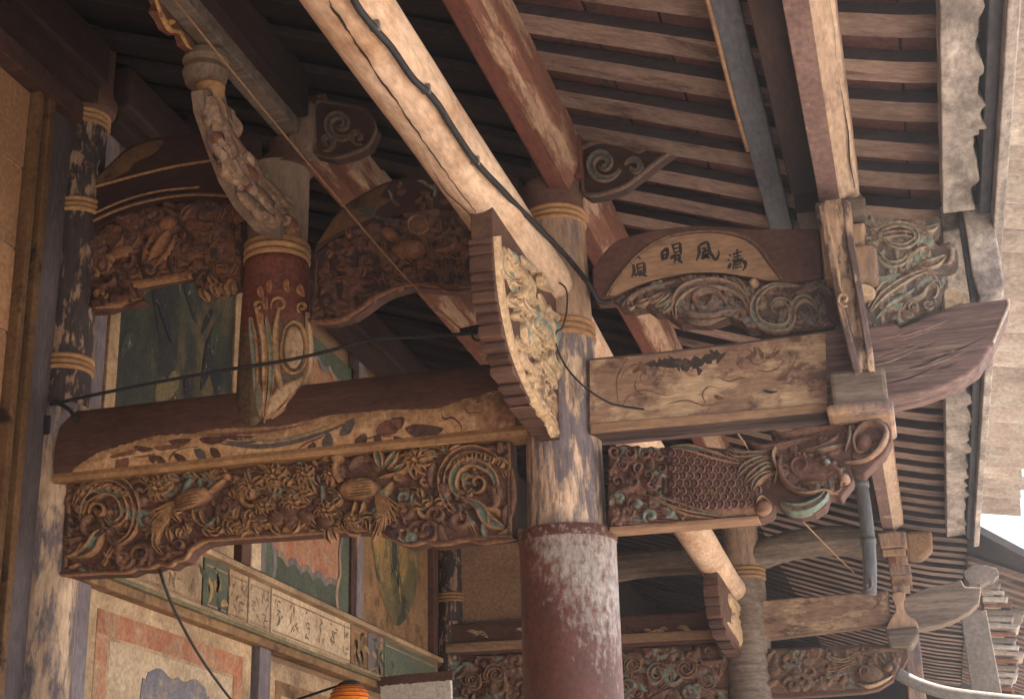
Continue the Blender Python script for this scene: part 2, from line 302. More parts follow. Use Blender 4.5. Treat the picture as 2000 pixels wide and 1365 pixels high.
class Relief:
    def __init__(s, surf): s.surf = surf; s.V = []; s.F = []; s.C = []
    def ribbon(s, pts, w, h, col, edge=None, prof=ROUND, taper=(.2, .05), k=5, lift=0):
        if k > 1 and len(pts) > 2: pts = smooth(pts, k)
        n = len(pts); m_ = len(prof); b0 = len(s.V); edge = edge or col
        for i, p in enumerate(pts):
            a, c = pts[max(i-1, 0)], pts[min(i+1, n-1)]; dx, dy = c[0]-a[0], c[1]-a[1]; l = math.hypot(dx, dy) or 1
            nx, ny = -dy/l, dx/l; t = i/(n-1)
            ww = w(t) if callable(w) else w*min(1, taper[0]+(1-taper[0])*min(1, t*4))*min(1, taper[1]+(1-taper[1])*min(1, (1-t)*2.2))
            hh = h*(min(1, ww/(w if not callable(w) else 1e-6+max(w(.3), w(.5), w(.7))))**.5) if h else 0
            for q, z in prof:
                P, N = s.surf(p[0]+nx*q*ww/2, p[1]+ny*q*ww/2); s.V.append(P+N*(lift+hh*z)); s.C.append(edge if abs(q) > .5 else col)
        for i in range(n-1):
            for j in range(m_-1): s.F.append((b0+i*m_+j, b0+i*m_+j+1, b0+(i+1)*m_+j+1, b0+(i+1)*m_+j))
        return s
    def dome(s, poly, h, col, edge=None, lift=0, rings_=((1, -.3), (.93, .45), (.7, .85), (.35, 1))):
        cx = sum(p[0] for p in poly)/len(poly); cy = sum(p[1] for p in poly)/len(poly); b0 = len(s.V); n = len(poly)
        for sc_, z in rings_:
            for x, y in poly:
                P, N = s.surf(cx+(x-cx)*sc_, cy+(y-cy)*sc_); s.V.append(P+N*(lift+h*z)); s.C.append((edge or col) if sc_ > .9 else col)
        P, N = s.surf(cx, cy); s.V.append(P+N*(lift+h*rings_[-1][1])); s.C.append(col)
        for r_ in range(len(rings_)-1):
            for j in range(n): s.F.append((b0+r_*n+j, b0+r_*n+(j+1) % n, b0+(r_+1)*n+(j+1) % n, b0+(r_+1)*n+j))
        e = b0+(len(rings_)-1)*n
        for j in range(n): s.F.append((e+j, e+(j+1) % n, b0+len(rings_)*n))
        return s
    def ell(s, cx, cy, a, b, ang, h, col, edge=None, n=14, lift=0):
        c, si = math.cos(ang), math.sin(ang)
        return s.dome([(cx+a*math.cos(t)*c-b*math.sin(t)*si, cy+a*math.cos(t)*si+b*math.sin(t)*c) for t in [2*math.pi*i/n for i in range(n)]], h, col, edge, lift)
    def leaf(s, x, y, ang, L, W, h, col, edge=None, bend=.15, prof=GROOVE, lift=0):
        pts = [(x+L*t*math.cos(ang)-bend*L*math.sin(math.pi*t)*math.sin(ang), y+L*t*math.sin(ang)+bend*L*math.sin(math.pi*t)*math.cos(ang)) for t in [i/7 for i in range(8)]]
        return s.ribbon(pts, lambda t: W*(.12+.88*math.sin(math.pi*min(1, t**.8))**.8) if t < .999 else W*.03, h, col, edge, prof, k=1, lift=lift)
    def spiral(s, cx, cy, r0, r1, a0, turns, w, h, col, edge=None, prof=ROUND, taper=(.3, .6), sq=1., lift=0, n=26):
        pts = [(cx+(r0+(r1-r0)*t**.8)*math.cos(a0+turns*2*math.pi*t), cy+sq*(r0+(r1-r0)*t**.8)*math.sin(a0+turns*2*math.pi*t)) for t in [i/n for i in range(n+1)]]
        return s.ribbon(pts, w, h, col, edge, prof, taper, 1, lift)
    def flower(s, cx, cy, r, n, h, col, core, edge=None, lift=0):
        for ri, sc_ in ((0, 1.), (1, .62)):
            for i in range(n):
                a = 2*math.pi*(i+.5*ri)/n; s.leaf(cx+math.cos(a)*r*.12, cy+math.sin(a)*r*.12, a, r*sc_*.95, r*.62*sc_, h*(.7+.35*ri), col, edge, .12, lift=lift)
        s.ell(cx, cy, r*.2, r*.2, 0, h*1.25, core, None, 10, lift); return s
    def build(s, name, parent, mat='carve', **k):
        return part(name, s.V, s.F, mat, parent, 0, True, cols=s.C, **k)

def carved_ground(name, parent, out, Yf, cols_, edge, seed=1, n=200, h=.016, size=(9, 24), step=2.6, wid=(5, 10), mat='carve', base=None):
    """continuous carved surface: curls, leaves and lumps raised from a board, filling an outline given in photograph pixels"""
    rd = random.Random(seed); P = np.array(out, float); x0, y0 = P.min(0); x1, y1 = P.max(0)
    gx = np.arange(x0, x1+step, step); gy = np.arange(y0, y1+step, step); X, Yg = np.meshgrid(gx, gy)
    ins = np.zeros(X.shape, bool)
    for (ax, ay), (bx, by) in zip(out, out[1:]+out[:1]):
        c = ((ay > Yg) != (by > Yg)); ins ^= c & (X < (bx-ax)*(Yg-ay)/((by-ay) if by != ay else 1e-9)+ax)
    H = np.zeros(X.shape); C = np.zeros(X.shape+(3,)); C[:] = base or cols_[0]
    for q in range(n):
        cx, cy = rd.uniform(x0, x1), rd.uniform(y0, y1); R_ = rd.uniform(*size); a0 = rd.uniform(0, 6.28); kind = rd.random(); w_ = rd.uniform(*wid); hh = h*rd.uniform(.45, 1.)
        if kind < .45: pts = [(cx+R_*(1-.8*t)*math.cos(a0+7*t), cy+R_*(1-.8*t)*math.sin(a0+7*t)) for t in [i/22 for i in range(23)]]
        else:
            k = rd.uniform(-.9, .9); pts = [(cx+2*R_*t*math.cos(a0+k*t), cy+2*R_*t*math.sin(a0+k*t)) for t in [i/16 for i in range(17)]]
        col = rd.choice(cols_); n_ = len(pts)
        i0, i1 = int((min(p[0] for p in pts)-w_-x0)/step), int((max(p[0] for p in pts)+w_-x0)/step)+2
        j0, j1 = int((min(p[1] for p in pts)-w_-y0)/step), int((max(p[1] for p in pts)+w_-y0)/step)+2
        i0, j0 = max(i0, 0), max(j0, 0)
        if i1 <= i0 or j1 <= j0: continue
        xs, ys = X[j0:j1, i0:i1], Yg[j0:j1, i0:i1]; best = np.zeros(xs.shape); bd = np.ones(xs.shape)
        for i, (px, py) in enumerate(pts):
            ww = w_*(.45+.55*math.sin(math.pi*min(1, (i+2)/(n_+1)))); d = np.hypot(xs-px, ys-py)/ww; v = np.sqrt(np.clip(1-d*d, 0, 1))*hh
            up = v > best; best[up] = v[up]; bd[up] = d[up]
        sub = H[j0:j1, i0:i1]; up = best > sub+.0005; sub[up] = best[up]
        cs = C[j0:j1, i0:i1]; cs[up & (bd <= .62)] = col; cs[up & (bd > .62)] = edge
    idx = -np.ones(X.shape, int); V = []; CL = []; k = 0
    for j in range(X.shape[0]):
        for i in range(X.shape[1]):
            if ins[j, i]:
                p = PY(X[j, i], Yg[j, i], Yf); nz = noise.noise((p.x*60, p.z*60, seed))*.0009
                V.append((p.x, Yf-.0015-max(0, H[j, i]+nz), p.z)); CL.append(tuple(C[j, i])); idx[j, i] = k; k += 1
    Fc = [(idx[j, i], idx[j, i+1], idx[j+1, i+1], idx[j+1, i]) for j in range(X.shape[0]-1) for i in range(X.shape[1]-1) if idx[j, i] >= 0 and idx[j, i+1] >= 0 and idx[j+1, i+1] >= 0 and idx[j+1, i] >= 0]
    o = part(name, V, [tuple(int(q) for q in f_) for f_ in Fc], mat, parent, 0, True, cols=CL); md = o.modifiers.new('chisel_edges', 'EDGE_SPLIT'); md.split_angle = math.radians(48); return o
def ragged(poly, amp, seed=0, k=4, px=6):
    """closed outline broken up into a flaking edge"""
    P = smooth(poly, k, True); return [(x+amp*noise.noise((x/px, y/px, seed)), y+amp*noise.noise((x/px, y/px, seed+9))) for x, y in P]

# ================================================================== THE SETTING
part('courtyard_ground', [(-400, -400, -.25), (400, -400, -.25), (400, 400, -.25), (-400, 400, -.25)], [(0, 1, 2, 3)], 'paving', kind='structure')
box('verandah_floor', (-2.79, .75), (-7, 17), (-.6, 0), 'brick_floor', bevel=.02, kind='structure')

# ---------------------------------------------------------------- facade wall with its painted panels
zc = 1.6
wall = thing('facade_wall', 'painted temple facade wall with cream frieze, murals and lavender posts', 'wall', (XW, 0, 0))
wall_x = (XW-.35, XW-.03)
box('wall_core', wall_x, (-7, 8.95), (-.6, zc+3.2), 'infill', wall, 0); box('shaded_wall', wall_x, (8.95, 17), (-.6, zc+3.2), 'rafter_shade', wall, 0)  # far stretch of the same wall, shade put into its dark colour
box('end_wall', (-3.1, .3), (17, 17.3), (-.6, zc+3.2), 'rafter_shade', wall, 0)
def wpanel(name, y0, y1, z0, z1, mat, x=XW, th=.03, parent=wall, bevel=.004): return box(name, (x-th, x), (y0, y1), (zc+z0, zc+z1), mat, parent, bevel)
# lower field: two framed panels
def framed(y0, y1, z0, z1, nm):
    p = wpanel(nm, y0, y1, z0, z1, 'cream')
    r = Relief(lambda a, b: (Vector((XW+.0015, a, zc+b)), Vector((1, 0, 0))))
    def band(iy, iz, wd, mat):
        v = []; a0, a1, b1 = y0+iy, y1-iy, z1-iz
        box('border_band', (XW, XW+.0025), (a0, a1), (zc+b1-wd, zc+b1), mat, p, 0)
        box('border_band', (XW, XW+.0025), (a0, a0+wd), (zc+z0, zc+b1-wd), mat, p, 0)
        box('border_band', (XW, XW+.0025), (a1-wd, a1), (zc+z0, zc+b1-wd), mat, p, 0)
    return p, band
p1, bd = framed(4.74, 6.14, -1.6, 1.11, 'painted_panel'); bd(.09, .07, .085, 'orange')
# blue cloud-edged inner cartouche
def cart(parent, y0, y1, ztop, mat, inset, x, name, zb=-1.2, sc_=1., drop=.0):
    n = 60; pts = []
    W = y1-y0
    for i in range(n+1):
        t = i/n; e = min(t, 1-t)
        z = ztop - drop*(1 if e < .05 else .62 if e < .09 else .5 if e < .15 else .12 if e < .19 else 0)+.012*math.sin(e*math.pi*8)
        pts.append((y0+W*t, z))
    poly = [(y0, zb)]+pts+[(y1, zb)]
    return prism(name, [Vector((x, a, zc+b)) for a, b in poly], (-.004, 0, 0), mat, parent, 0)
box('panel_field', (XW-.001, XW+.0012), (4.93, 5.95), (0.2, zc+.94), 'cream_pale', p1, 0)
cart(p1, 5.06, 5.86, .88, 'blue', 0, XW+.0045, 'blue_cartouche', drop=.26)
cart(p1, 5.17, 5.75, .745, 'cream_pale', 0, XW+.0075, 'cartouche_field', drop=.22)
p2, bd = framed(6.30, 8.60, -1.6, 1.07, 'painted_panel'); bd(.10, .08, .06, 'ochre')
box('panel_field', (XW-.001, XW+.002), (6.48, 8.4), (0.2, zc+.9), 'cream', p2, 0)
for y0, y1 in ((4.60, 4.73), (6.16, 6.28)): wpanel('lavender_post', y0, y1, -1.6, 1.10, 'lavender', XW+.03, .06)
# mouldings and frieze
for z0, z1, x, mt in ((1.10, 1.135, .05, 'ochre'), (1.135, 1.15, .07, 'olive'), (1.15, 1.175, .045, 'cream'), (1.385, 1.41, .055, 'cream'), (1.41, 1.425, .03, 'beam_brown')):
    wpanel('moulding', 4.55, 8.72, z0, z1, mt, XW+x, x+.02)
fr = [(4.60, 5.62, 'cream'), (5.62, 5.86, 'green'), (5.86, 6.06, 'cream'), (6.06, 6.30, 'cream_pale'), (6.30, 7.30, 'cream_pale'), (7.30, 7.55, 'ochre'), (7.55, 7.80, 'lavender'), (7.80, 8.70, 'green')]
for i, (a, b, mt) in enumerate(fr):
    q = wpanel('frieze_panel', a+.008, b-.008, 1.17, 1.39, mt, XW+.012, .04)
    r = Relief(lambda yy, zz: (Vector((XW+.0125, yy, zc+zz)), Vector((1, 0, 0))))
    rnd = random.Random(i)
    box('panel_border', (XW+.011, XW+.0135), (a+.02, b-.02), (zc+1.355, zc+1.362), 'beam_tan', q, 0); box('panel_border', (XW+.011, XW+.0135), (a+.02, b-.02), (zc+1.195, zc+1.202), 'beam_tan', q, 0)
    if mt.startswith('cream'):
        nn = max(2, int((b-a)/.15)); rows = (1.315, 1.245)
        for c in range(nn):
            for zz in rows:
                cx = a+(c+.5)*(b-a)/nn
                for s_ in range(rnd.randint(3, 6)):
                    x0, z0 = cx+rnd.uniform(-.045, .03), zz+rnd.uniform(-.03, .026); an = rnd.choice((0, 1.57, .8, -.7))+rnd.uniform(-.2, .2); l = rnd.uniform(.025, .06)
                    r.ribbon([(x0, z0), (x0+l*.5*math.cos(an), z0+l*.5*math.sin(an)+.003), (x0+l*math.cos(an), z0+l*math.sin(an))], .009, 0, (.20, .14, .10), prof=FLAT, k=2, lift=.001)
    else:
        for c in range(10):
            x0, z0 = rnd.uniform(a+.03, b-.06), rnd.uniform(1.21, 1.33); r.leaf(x0, z0, rnd.uniform(0, 6.2), rnd.uniform(.05, .1), .03, 0, rnd.choice(((.06, .06, .04), (.30, .20, .10), (.10, .13, .08))), prof=FLAT, lift=.001)
    r.build('brush_mark', q, 'mural')
# upper field: posts and murals
def frame4(parent, y0, y1, z0, z1, wd, mat, x):
    for a, b, c, d in ((y0, y0+wd, z0, z1), (y1-wd, y1, z0, z1), (y0+wd, y1-wd, z1-wd, z1), (y0+wd, y1-wd, z0, z0+wd)):
        box('frame', (XW-.02, XW+x), (a, b), (zc+c, zc+d), mat, parent, .004)
uA = wpanel('mural', 4.76, 5.90, 1.43, 2.75, 'painting'); frame4(uA, 4.76, 5.90, 1.43, 2.75, .075, 'cream', .012)
r = Relief(lambda yy, zz: (Vector((XW+.002, yy, zc+zz)), Vector((1, 0, 0))))
rnd = random.Random(4)
for q in range(46):     # rocks, cliffs and foliage brushed on the dark mural
    y0, z0 = rnd.uniform(4.86, 5.75), rnd.uniform(1.5, 2.6); c = rnd.choice(((.022, .028, .035), (.03, .04, .042), (.045, .06, .05), (.15, .12, .07), (.03, .028, .04)))
    an = rnd.uniform(.5, 2.7); l = rnd.uniform(.08, .30)
    r.ribbon([(y0, z0), (y0+l*.45*math.cos(an)+rnd.uniform(-.03, .03), z0-l*.45), (y0+l*math.cos(an), z0-l)], rnd.uniform(.02, .09), 0, c, prof=FLAT, k=4, lift=rnd.uniform(.0, .002))
r.build('landscape', uA, 'mural')
for y0, y1, mt in ((4.60, 4.70, 'lavender'), (5.93, 6.02, 'beam_brown'), (6.03, 6.13, 'cream_pale'), (6.13, 6.18, 'lavender'), (7.32, 7.42, 'lavender'), (8.60, 8.68, 'beam_brown')):
    wpanel('wall_post', y0, y1, 1.425, 3.05, mt, XW+.035, .06)
uB = wpanel('mural', 6.18, 7.28, 1.43, 2.75, 'orange', XW, .03)
n = 80; pts = []
def scal(t):   # scalloped green border: distance from the panel edge, panel perimeter parameter
    return .10+.035*abs(math.sin(t*math.pi*7))
y0, y1, z0, z1 = 6.18, 7.28, 1.43, 2.75
outer = [(y0, z0), (y1, z0), (y1, z1), (y0, z1)]
for kk, ((a, b), (c, d), nx, nz) in enumerate((((y0, z0), (y1, z0), 0, 1), ((y1, z0), (y1, z1), -1, 0), ((y1, z1), (y0, z1), 0, -1), ((y0, z1), (y0, z0), 1, 0))):
    ex = .0014*kk; k = 44; v = []; f = []
    for i in range(k+1):
        t = i/k; e = min(t, 1-t); d_ = (scal(t)+(.10*max(0, 1-e/.2) if nx == 0 else .05*max(0, 1-e/.2)))
        py, pz = a+(c-a)*t, b+(d-b)*t
        v += [Vector((XW+.003+ex, py, zc+pz)), Vector((XW+.003+ex, py+nx*d_, zc+pz+nz*d_)), Vector((XW+.0036+ex, py+nx*(d_-.02), zc+pz+nz*(d_-.02))), Vector((XW+.0036+ex, py+nx*(d_+.012), zc+pz+nz*(d_+.012)))]
    f = [(4*i, 4*i+1, 4*i+5, 4*i+4) for i in range(k)]+[(4*i+2, 4*i+3, 4*i+7, 4*i+6) for i in range(k)]
    part('scalloped_border', v, f, 'green', uB, mats=['green', 'lavender'], fm=[0]*k+[1]*k)
box('frame', (XW-.02, XW+.02), (7.28, 7.32), (zc+1.43, zc+2.75), 'beam_brown', uB, .004)
uC = wpanel('mural', 7.44, 8.60, 1.43, 2.75, 'ochre')
el = [(8.02+.44*math.cos(t)*(1+.05*math.sin(5*t)), 2.12+.60*math.sin(t)*(1+.04*math.cos(4*t))) for t in [2*math.pi*i/48 for i in range(48)]]
oc = prism('oval_landscape', [Vector((XW+.004, a, zc+b)) for a, b in el], (-.003, 0, 0), 'painting_warm', uC, 0)
r = Relief(lambda yy, zz: (Vector((XW+.0055, yy, zc+zz)), Vector((1, 0, 0))))
for q in range(30):
    t = rnd.uniform(0, 6.28); rr = rnd.uniform(0, .75); y0, z0 = 8.02+.40*rr*math.cos(t), 2.12+.55*rr*math.sin(t); an = rnd.uniform(-2.4, -.8); l = rnd.uniform(.08, .22)
    r.ribbon([(y0, z0), (y0+l*.5*math.cos(an), z0+l*.5*math.sin(an)+.02), (y0+l*math.cos(an), z0+l*math.sin(an))], rnd.uniform(.015, .05), 0, rnd.choice(((.04, .05, .04), (.36, .23, .09), (.10, .11, .06), (.25, .17, .07))), prof=FLAT, k=3)
r.build('brushwork', uC, 'mural')
# near bay of the facade: glazed wall tiles in a moulded frame
tb = box('tile_bed', (XW-.02, XW+.004), (2.6, 4.12), (.2, zc+2.72), 'mortar', wall, 0)
tile0 = None
for iy in range(5):
    for iz in range(13):
        y0 = 4.12-.30*(iy+1); z0 = zc+2.72-.30*(iz+1)
        rd = random.Random(iy*31+iz)
        o = box('wall_tile', (XW, XW+.014+rd.uniform(0, .003)), (y0+.006, y0+.294), (z0+.006, z0+.294), 'red_tile' if zc+2.72-z0 > 1.95 else 'tan_tile', tb, .003)
for y0, y1, x, mt in ((4.12, 4.15, .05, 'ochre_dim'), (4.15, 4.175, .035, 'olive'), (4.175, 4.21, .06, 'ochre_dim'), (4.21, 4.38, .03, 'frame_grey')):
    wpanel('frame_moulding', y0, y1, -1.6, 2.72, mt, XW+x, x+.02)
wpanel('frame_moulding', 2.6, 4.38, 2.72, 2.80, 'beam_brown', XW+.07, .09)

# ---------------------------------------------------------------- roof: rafters, soffit tiles, deck, fascia, eave tiles
KN = [(-3.3, 3.30), (-2.8, 3.10), (-1.9, 2.775), (-.95, 2.405), (-.1, 2.100), (.12, 2.045), (.34, 2.005)]
def roofz(x):
    for (a, b), (c, d) in zip(KN, KN[1:]):
        if x <= c: return zc+b+(d-b)*(x-a)/(c-a)
    return zc+KN[-1][1]+(x-KN[-1][0])*-.16
roof = thing('verandah_roof', 'sloping verandah roof of brown rafters and red soffit tiles', 'roof', (0, 0, zc+2))
RW, RD = .112, .036
def rafter_mesh(name, xs, m1, m2):
    v = []; f = []; fm = []
    for x in xs:
        z = roofz(x); v += [Vector((x, -RW/2, z)), Vector((x, RW/2, z)), Vector((x, RW/2, z+RD)), Vector((x, -RW/2, z+RD))]
    for i in range(len(xs)-1):
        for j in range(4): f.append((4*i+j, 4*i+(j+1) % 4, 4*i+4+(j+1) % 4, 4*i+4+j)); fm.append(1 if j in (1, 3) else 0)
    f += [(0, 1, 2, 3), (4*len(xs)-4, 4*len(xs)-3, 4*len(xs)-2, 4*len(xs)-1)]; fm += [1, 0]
    return part(name, v, f, m1, roof, 0, mats=[m1, m2], fm=fm)
SP = .228
for r0 in (rafter_mesh('rafter', [-.975, -.95, -.1, .12, .34], 'rafter', 'rafter_side'), rafter_mesh('inner_rafter', [-3.2, -2.8, -1.9, -.98], 'rafter_shade', 'rafter_side')):
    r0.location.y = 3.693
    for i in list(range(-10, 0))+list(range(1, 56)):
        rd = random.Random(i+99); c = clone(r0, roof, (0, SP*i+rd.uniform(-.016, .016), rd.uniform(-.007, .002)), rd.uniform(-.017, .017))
# soffit tiles between the rafters where they can be picked apart, a plain deck above them all
def soff(x0, x1):
    a, b = roofz(x0)+RD, roofz(x1)+RD; h = .146
    v = [Vector((x, y, z+k)) for k in (0, .02) for x, y, z in ((x0, -h/2, a), (x1, -h/2, b), (x1, h/2, b), (x0, h/2, a))]
    return part('soffit_tile', v, [(3, 2, 1, 0), (4, 5, 6, 7), (0, 1, 5, 4), (1, 2, 6, 5), (2, 3, 7, 6), (3, 0, 4, 7)], 'soffit', roof, 0)
xs = [-.93, -.71, -.50, -.29, -.08, .12, .335]
proto = [soff(xs[i]+.004, xs[i+1]-.004) for i in range(len(xs)-1)]
for p in proto: p.location.y = 3.693-SP/2
for i in range(-4, 24):
    if i == 0: continue
    for p in proto:
        clone(p, roof, (0, SP*i, random.uniform(-.004, .003)), random.uniform(-.01, .01))
v = []; 
for x in (-3.2, -2.8, -1.9, -.95, -.1, .12, .34): v += [Vector((x, -8, roofz(x)+RD+.024)), Vector((x, 18, roofz(x)+RD+.024)), Vector((x, 18, roofz(x)+RD+.09)), Vector((x, -8, roofz(x)+RD+.09))]
f = []
for i in range(6):
    for j in range(4): f.append((4*i+j, 4*i+(j+1) % 4, 4*i+4+(j+1) % 4, 4*i+4+j))
f += [(0, 1, 2, 3), (24, 25, 26, 27)]
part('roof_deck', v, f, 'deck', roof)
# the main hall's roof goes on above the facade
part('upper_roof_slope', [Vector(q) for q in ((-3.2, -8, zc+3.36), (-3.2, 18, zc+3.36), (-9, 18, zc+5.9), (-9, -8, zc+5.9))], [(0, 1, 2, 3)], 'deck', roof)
timber('fascia_board', -4, 8.95, rect(.345, .375, zc+1.875, zc+2.06), 'plaster', roof, n=40, rough=.002, seed=3)
timber('fascia_batten', -4, 8.95, rect(.312, .3448, zc+1.925, zc+2.075), 'blue_board', roof, n=40, rough=.002, seed=5)
et = None
for i in range(64):
    y = -3.6+.2*i
    if y > 8.62: break
    rd = random.Random(i); ln = rd.uniform(.20, .26); th = .02
    v = []; k = 6
    for j in range(k+1):
        t = j/k; sag = -.028*math.sin(math.pi*t)
        for xx, zz in ((.345, 2.045), (.375+ln, 2.0+rd.uniform(-.006, .006))): v += [Vector((xx, y+.006+.188*t, zc+zz+sag)), Vector((xx, y+.006+.188*t, zc+zz+sag+th))]
    f = []
    for j in range(k):
        a = 4*j; f += [(a, a+4, a+6, a+2), (a+1, a+3, a+7, a+5), (a+2, a+6, a+7, a+3), (a, a+1, a+5, a+4)]
    f += [(0, 2, 3, 1), (4*k, 4*k+1, 4*k+3, 4*k+2)]
    part('eave_tile', v, f, 'eave_tile', roof)

# ================================================================== PURLINS AND LOGS (along the verandah)
def purlin_set(y0, y1, bay):
    near = bay == 1; where = 'near bay' if near else 'far bay'
    # log tie beam between the eave columns
    lg = thing('log_beam', ('pale bare round log running to the rusty-sheathed column with black cable along it' if near else 'pale bare round log between the rusty-sheathed column and the slender far column'), 'log', (-1.035, y1, zc+1.85))
    ns = 70; sg = 28; v = []; f = []
    for i in range(ns+1):
        t = i/ns; y = y0+(y1-y0)*t; e = max(0, (y-(y1-.35))/.35); R_ = .086*(1-.14*e)*(1+.025*noise.noise((0, y*1.3, 2)))
        cx, cz = -1.035+.012*noise.noise((y*.6, 1, 0))+.02*e, zc+1.853-(0 if near else .155*t)+.010*noise.noise((y*.6, 9, 0))+.005*e
        for j in range(sg):
            a = 2*math.pi*j/sg; q = R_*(1+.05*noise.noise((math.cos(a)*1.2, math.sin(a)*1.2, y*.9))+.02*noise.noise((math.cos(a)*4, math.sin(a)*4, y*3)))
            v.append((cx+q*math.cos(a), y, cz+q*math.sin(a)*.97))
    for i in range(ns):
        for j in range(sg): f.append((i*sg+j, i*sg+(j+1) % sg, (i+1)*sg+(j+1) % sg, (i+1)*sg+j))
    f += [tuple(range(sg)), tuple(range(ns*sg, ns*sg+sg))]
    part('log', v, f, 'log', lg, 0, True)
    # column purlin: red-brown squared timber with moulded strip below
    p = thing('column_purlin', ('red-brown squared purlin resting on the ringed head of the rusty-sheathed column' if near else 'worn moulded purlin seen under the lettered arch, beyond the rusty-sheathed column'), 'beam', (-.96, y1, zc+2.3))
    timber('purlin', y0, y1, [(-1.00, zc+2.185), (-.945, zc+2.185), (-.905, zc+2.26), (-.905, zc+2.40), (-1.05, zc+2.42), (-1.05, zc+2.30)], 'purlin_red', p, mats=['purlin_red', 'purlin_worn'], fmf=lambda j: 1 if j in (1, 2) else 0, rough=.0015, seed=1, bevel=.006)
    timber('moulding_strip', y0, y1, [(-.957, zc+2.187), (-.940, zc+2.183), (-.918, zc+2.222), (-.926, zc+2.232)], 'purlin_worn', p, rough=.001, seed=1, wob=.004, bevel=.002)
    # purlin over the king post
    k = thing('king_post_purlin', ('shadowed brown purlin resting on the block above the king post' if near else 'pale round-edged purlin behind the stepped bracket, running into the dark'), 'beam', (-1.93, y1, zc+2.6))
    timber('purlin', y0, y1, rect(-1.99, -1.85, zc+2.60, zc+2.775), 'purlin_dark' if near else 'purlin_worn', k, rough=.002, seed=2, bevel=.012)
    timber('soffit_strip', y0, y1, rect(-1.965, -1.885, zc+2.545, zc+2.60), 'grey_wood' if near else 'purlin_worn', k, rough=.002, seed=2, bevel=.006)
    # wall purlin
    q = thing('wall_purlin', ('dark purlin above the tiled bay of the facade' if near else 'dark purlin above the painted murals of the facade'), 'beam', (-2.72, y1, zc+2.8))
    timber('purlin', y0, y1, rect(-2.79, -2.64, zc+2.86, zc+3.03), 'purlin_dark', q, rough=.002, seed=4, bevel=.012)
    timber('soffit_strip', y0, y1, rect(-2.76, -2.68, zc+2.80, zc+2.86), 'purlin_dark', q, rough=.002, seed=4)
    # bracket purlin
    b = thing('bracket_purlin', ('mauve-painted purlin with cracked pale flank above the hollowed hanging bracket' if near else 'mottled squared purlin ending on the block of the far truss'), 'beam', (-.09, y1, zc+2.0))
    timber('purlin', y0, y1, [(-.150, zc+1.996), (-.088, zc+1.990), (-.082, zc+1.992), (-.030, zc+2.026), (-.025, zc+2.10), (-.15, zc+2.12)], 'purlin_mauve', b, rough=.0015, seed=6, bevel=.003, mats=['mauve', 'purlin_pale'], fmf=lambda j: 0 if j in (0, 5) else 1)
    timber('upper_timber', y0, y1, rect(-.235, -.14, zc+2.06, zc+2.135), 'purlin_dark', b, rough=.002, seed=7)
    if near:
        tube('crack', [(-.042+.004*math.sin(i*2.1), y0+.5+i*(y1-y0-.6)/24, zc+2.012+.004*math.sin(i)) for i in range(25)], [.0004+.0022*max(0, math.sin(i*.9)) for i in range(25)], 'ink', b, 5)
    # eave purlin, plaster flaking
    e = thing('eave_purlin', ('flaking whitewashed eave purlin with chipped edge above the upswept beam tail' if near else 'blotched blue-grey eave purlin running back to the far upswept tail'), 'beam', (.25, y1, zc+1.95))
    timber('purlin', y0, y1, rect(.205, .30, zc+1.93, zc+2.02), 'plaster', e, n=160, rough=.034, seed=8, wob=.003, rmask=(.08, 1, 1, .08))
    return lg, p, k, q, b, e
B1 = purlin_set(-.6, Y1-.02, 1)
B2 = purlin_set(Y1+.12, Y2, 2)
# crack along the near log, lower flank
crk = smooth([(640, 0), (672, 48), (700, 90), (730, 135), (768, 188), (800, 235), (830, 280), (862, 325), (895, 370), (930, 415)], 6)
LCX, LCZ, LR = -1.035, zc+1.853, .087
def slog(x, y):
    d = ray(x, y); ox, oz = EYE.x-LCX, EYE.z-LCZ; a = d.x**2+d.z**2; b = 2*(ox*d.x+oz*d.z); c = ox*ox+oz*oz-LR*LR
    D = b*b-4*a*c; t = (-b-math.sqrt(max(D, 0)))/(2*a); p = EYE+d*t; return p, Vector((p.x-LCX, 0, p.z-LCZ)).normalized()
r = Relief(slog); rd = random.Random(2)
r.ribbon([(x+rd.uniform(-2, 2), y) for x, y in crk], lambda t: 1.5+5*abs(math.sin(t*19))*(1-t), 0, (.03, .02, .015), prof=FLAT, k=1, lift=.002)
r.ribbon([(848, 335), (870, 372), (905, 405), (945, 445), (965, 470)], 2.5, 0, (.10, .06, .04), prof=FLAT, lift=.002)
r.build('crack', B1[0], 'carve')
# grey-blue board with a bamboo rod along its edge, beside the bracket purlin
gb = thing('grey_board', 'narrow blue-grey board hung beside the mauve purlin under the rafters', 'board', (-.32, Y1, zc+2.12))
timber('board', 1.0, 5.3, rect(-.335, -.262, zc+2.115, zc+2.150), 'blue_board', gb, seed=12, rough=.001)
rod = tube('bamboo_rod', [(-.338+.002*math.sin(i), 1.0+i*.165, zc+2.108) for i in range(20)], .0065, 'string', None, 8, label='thin pale rod fixed along the edge of the blue-grey board', cat='rod')

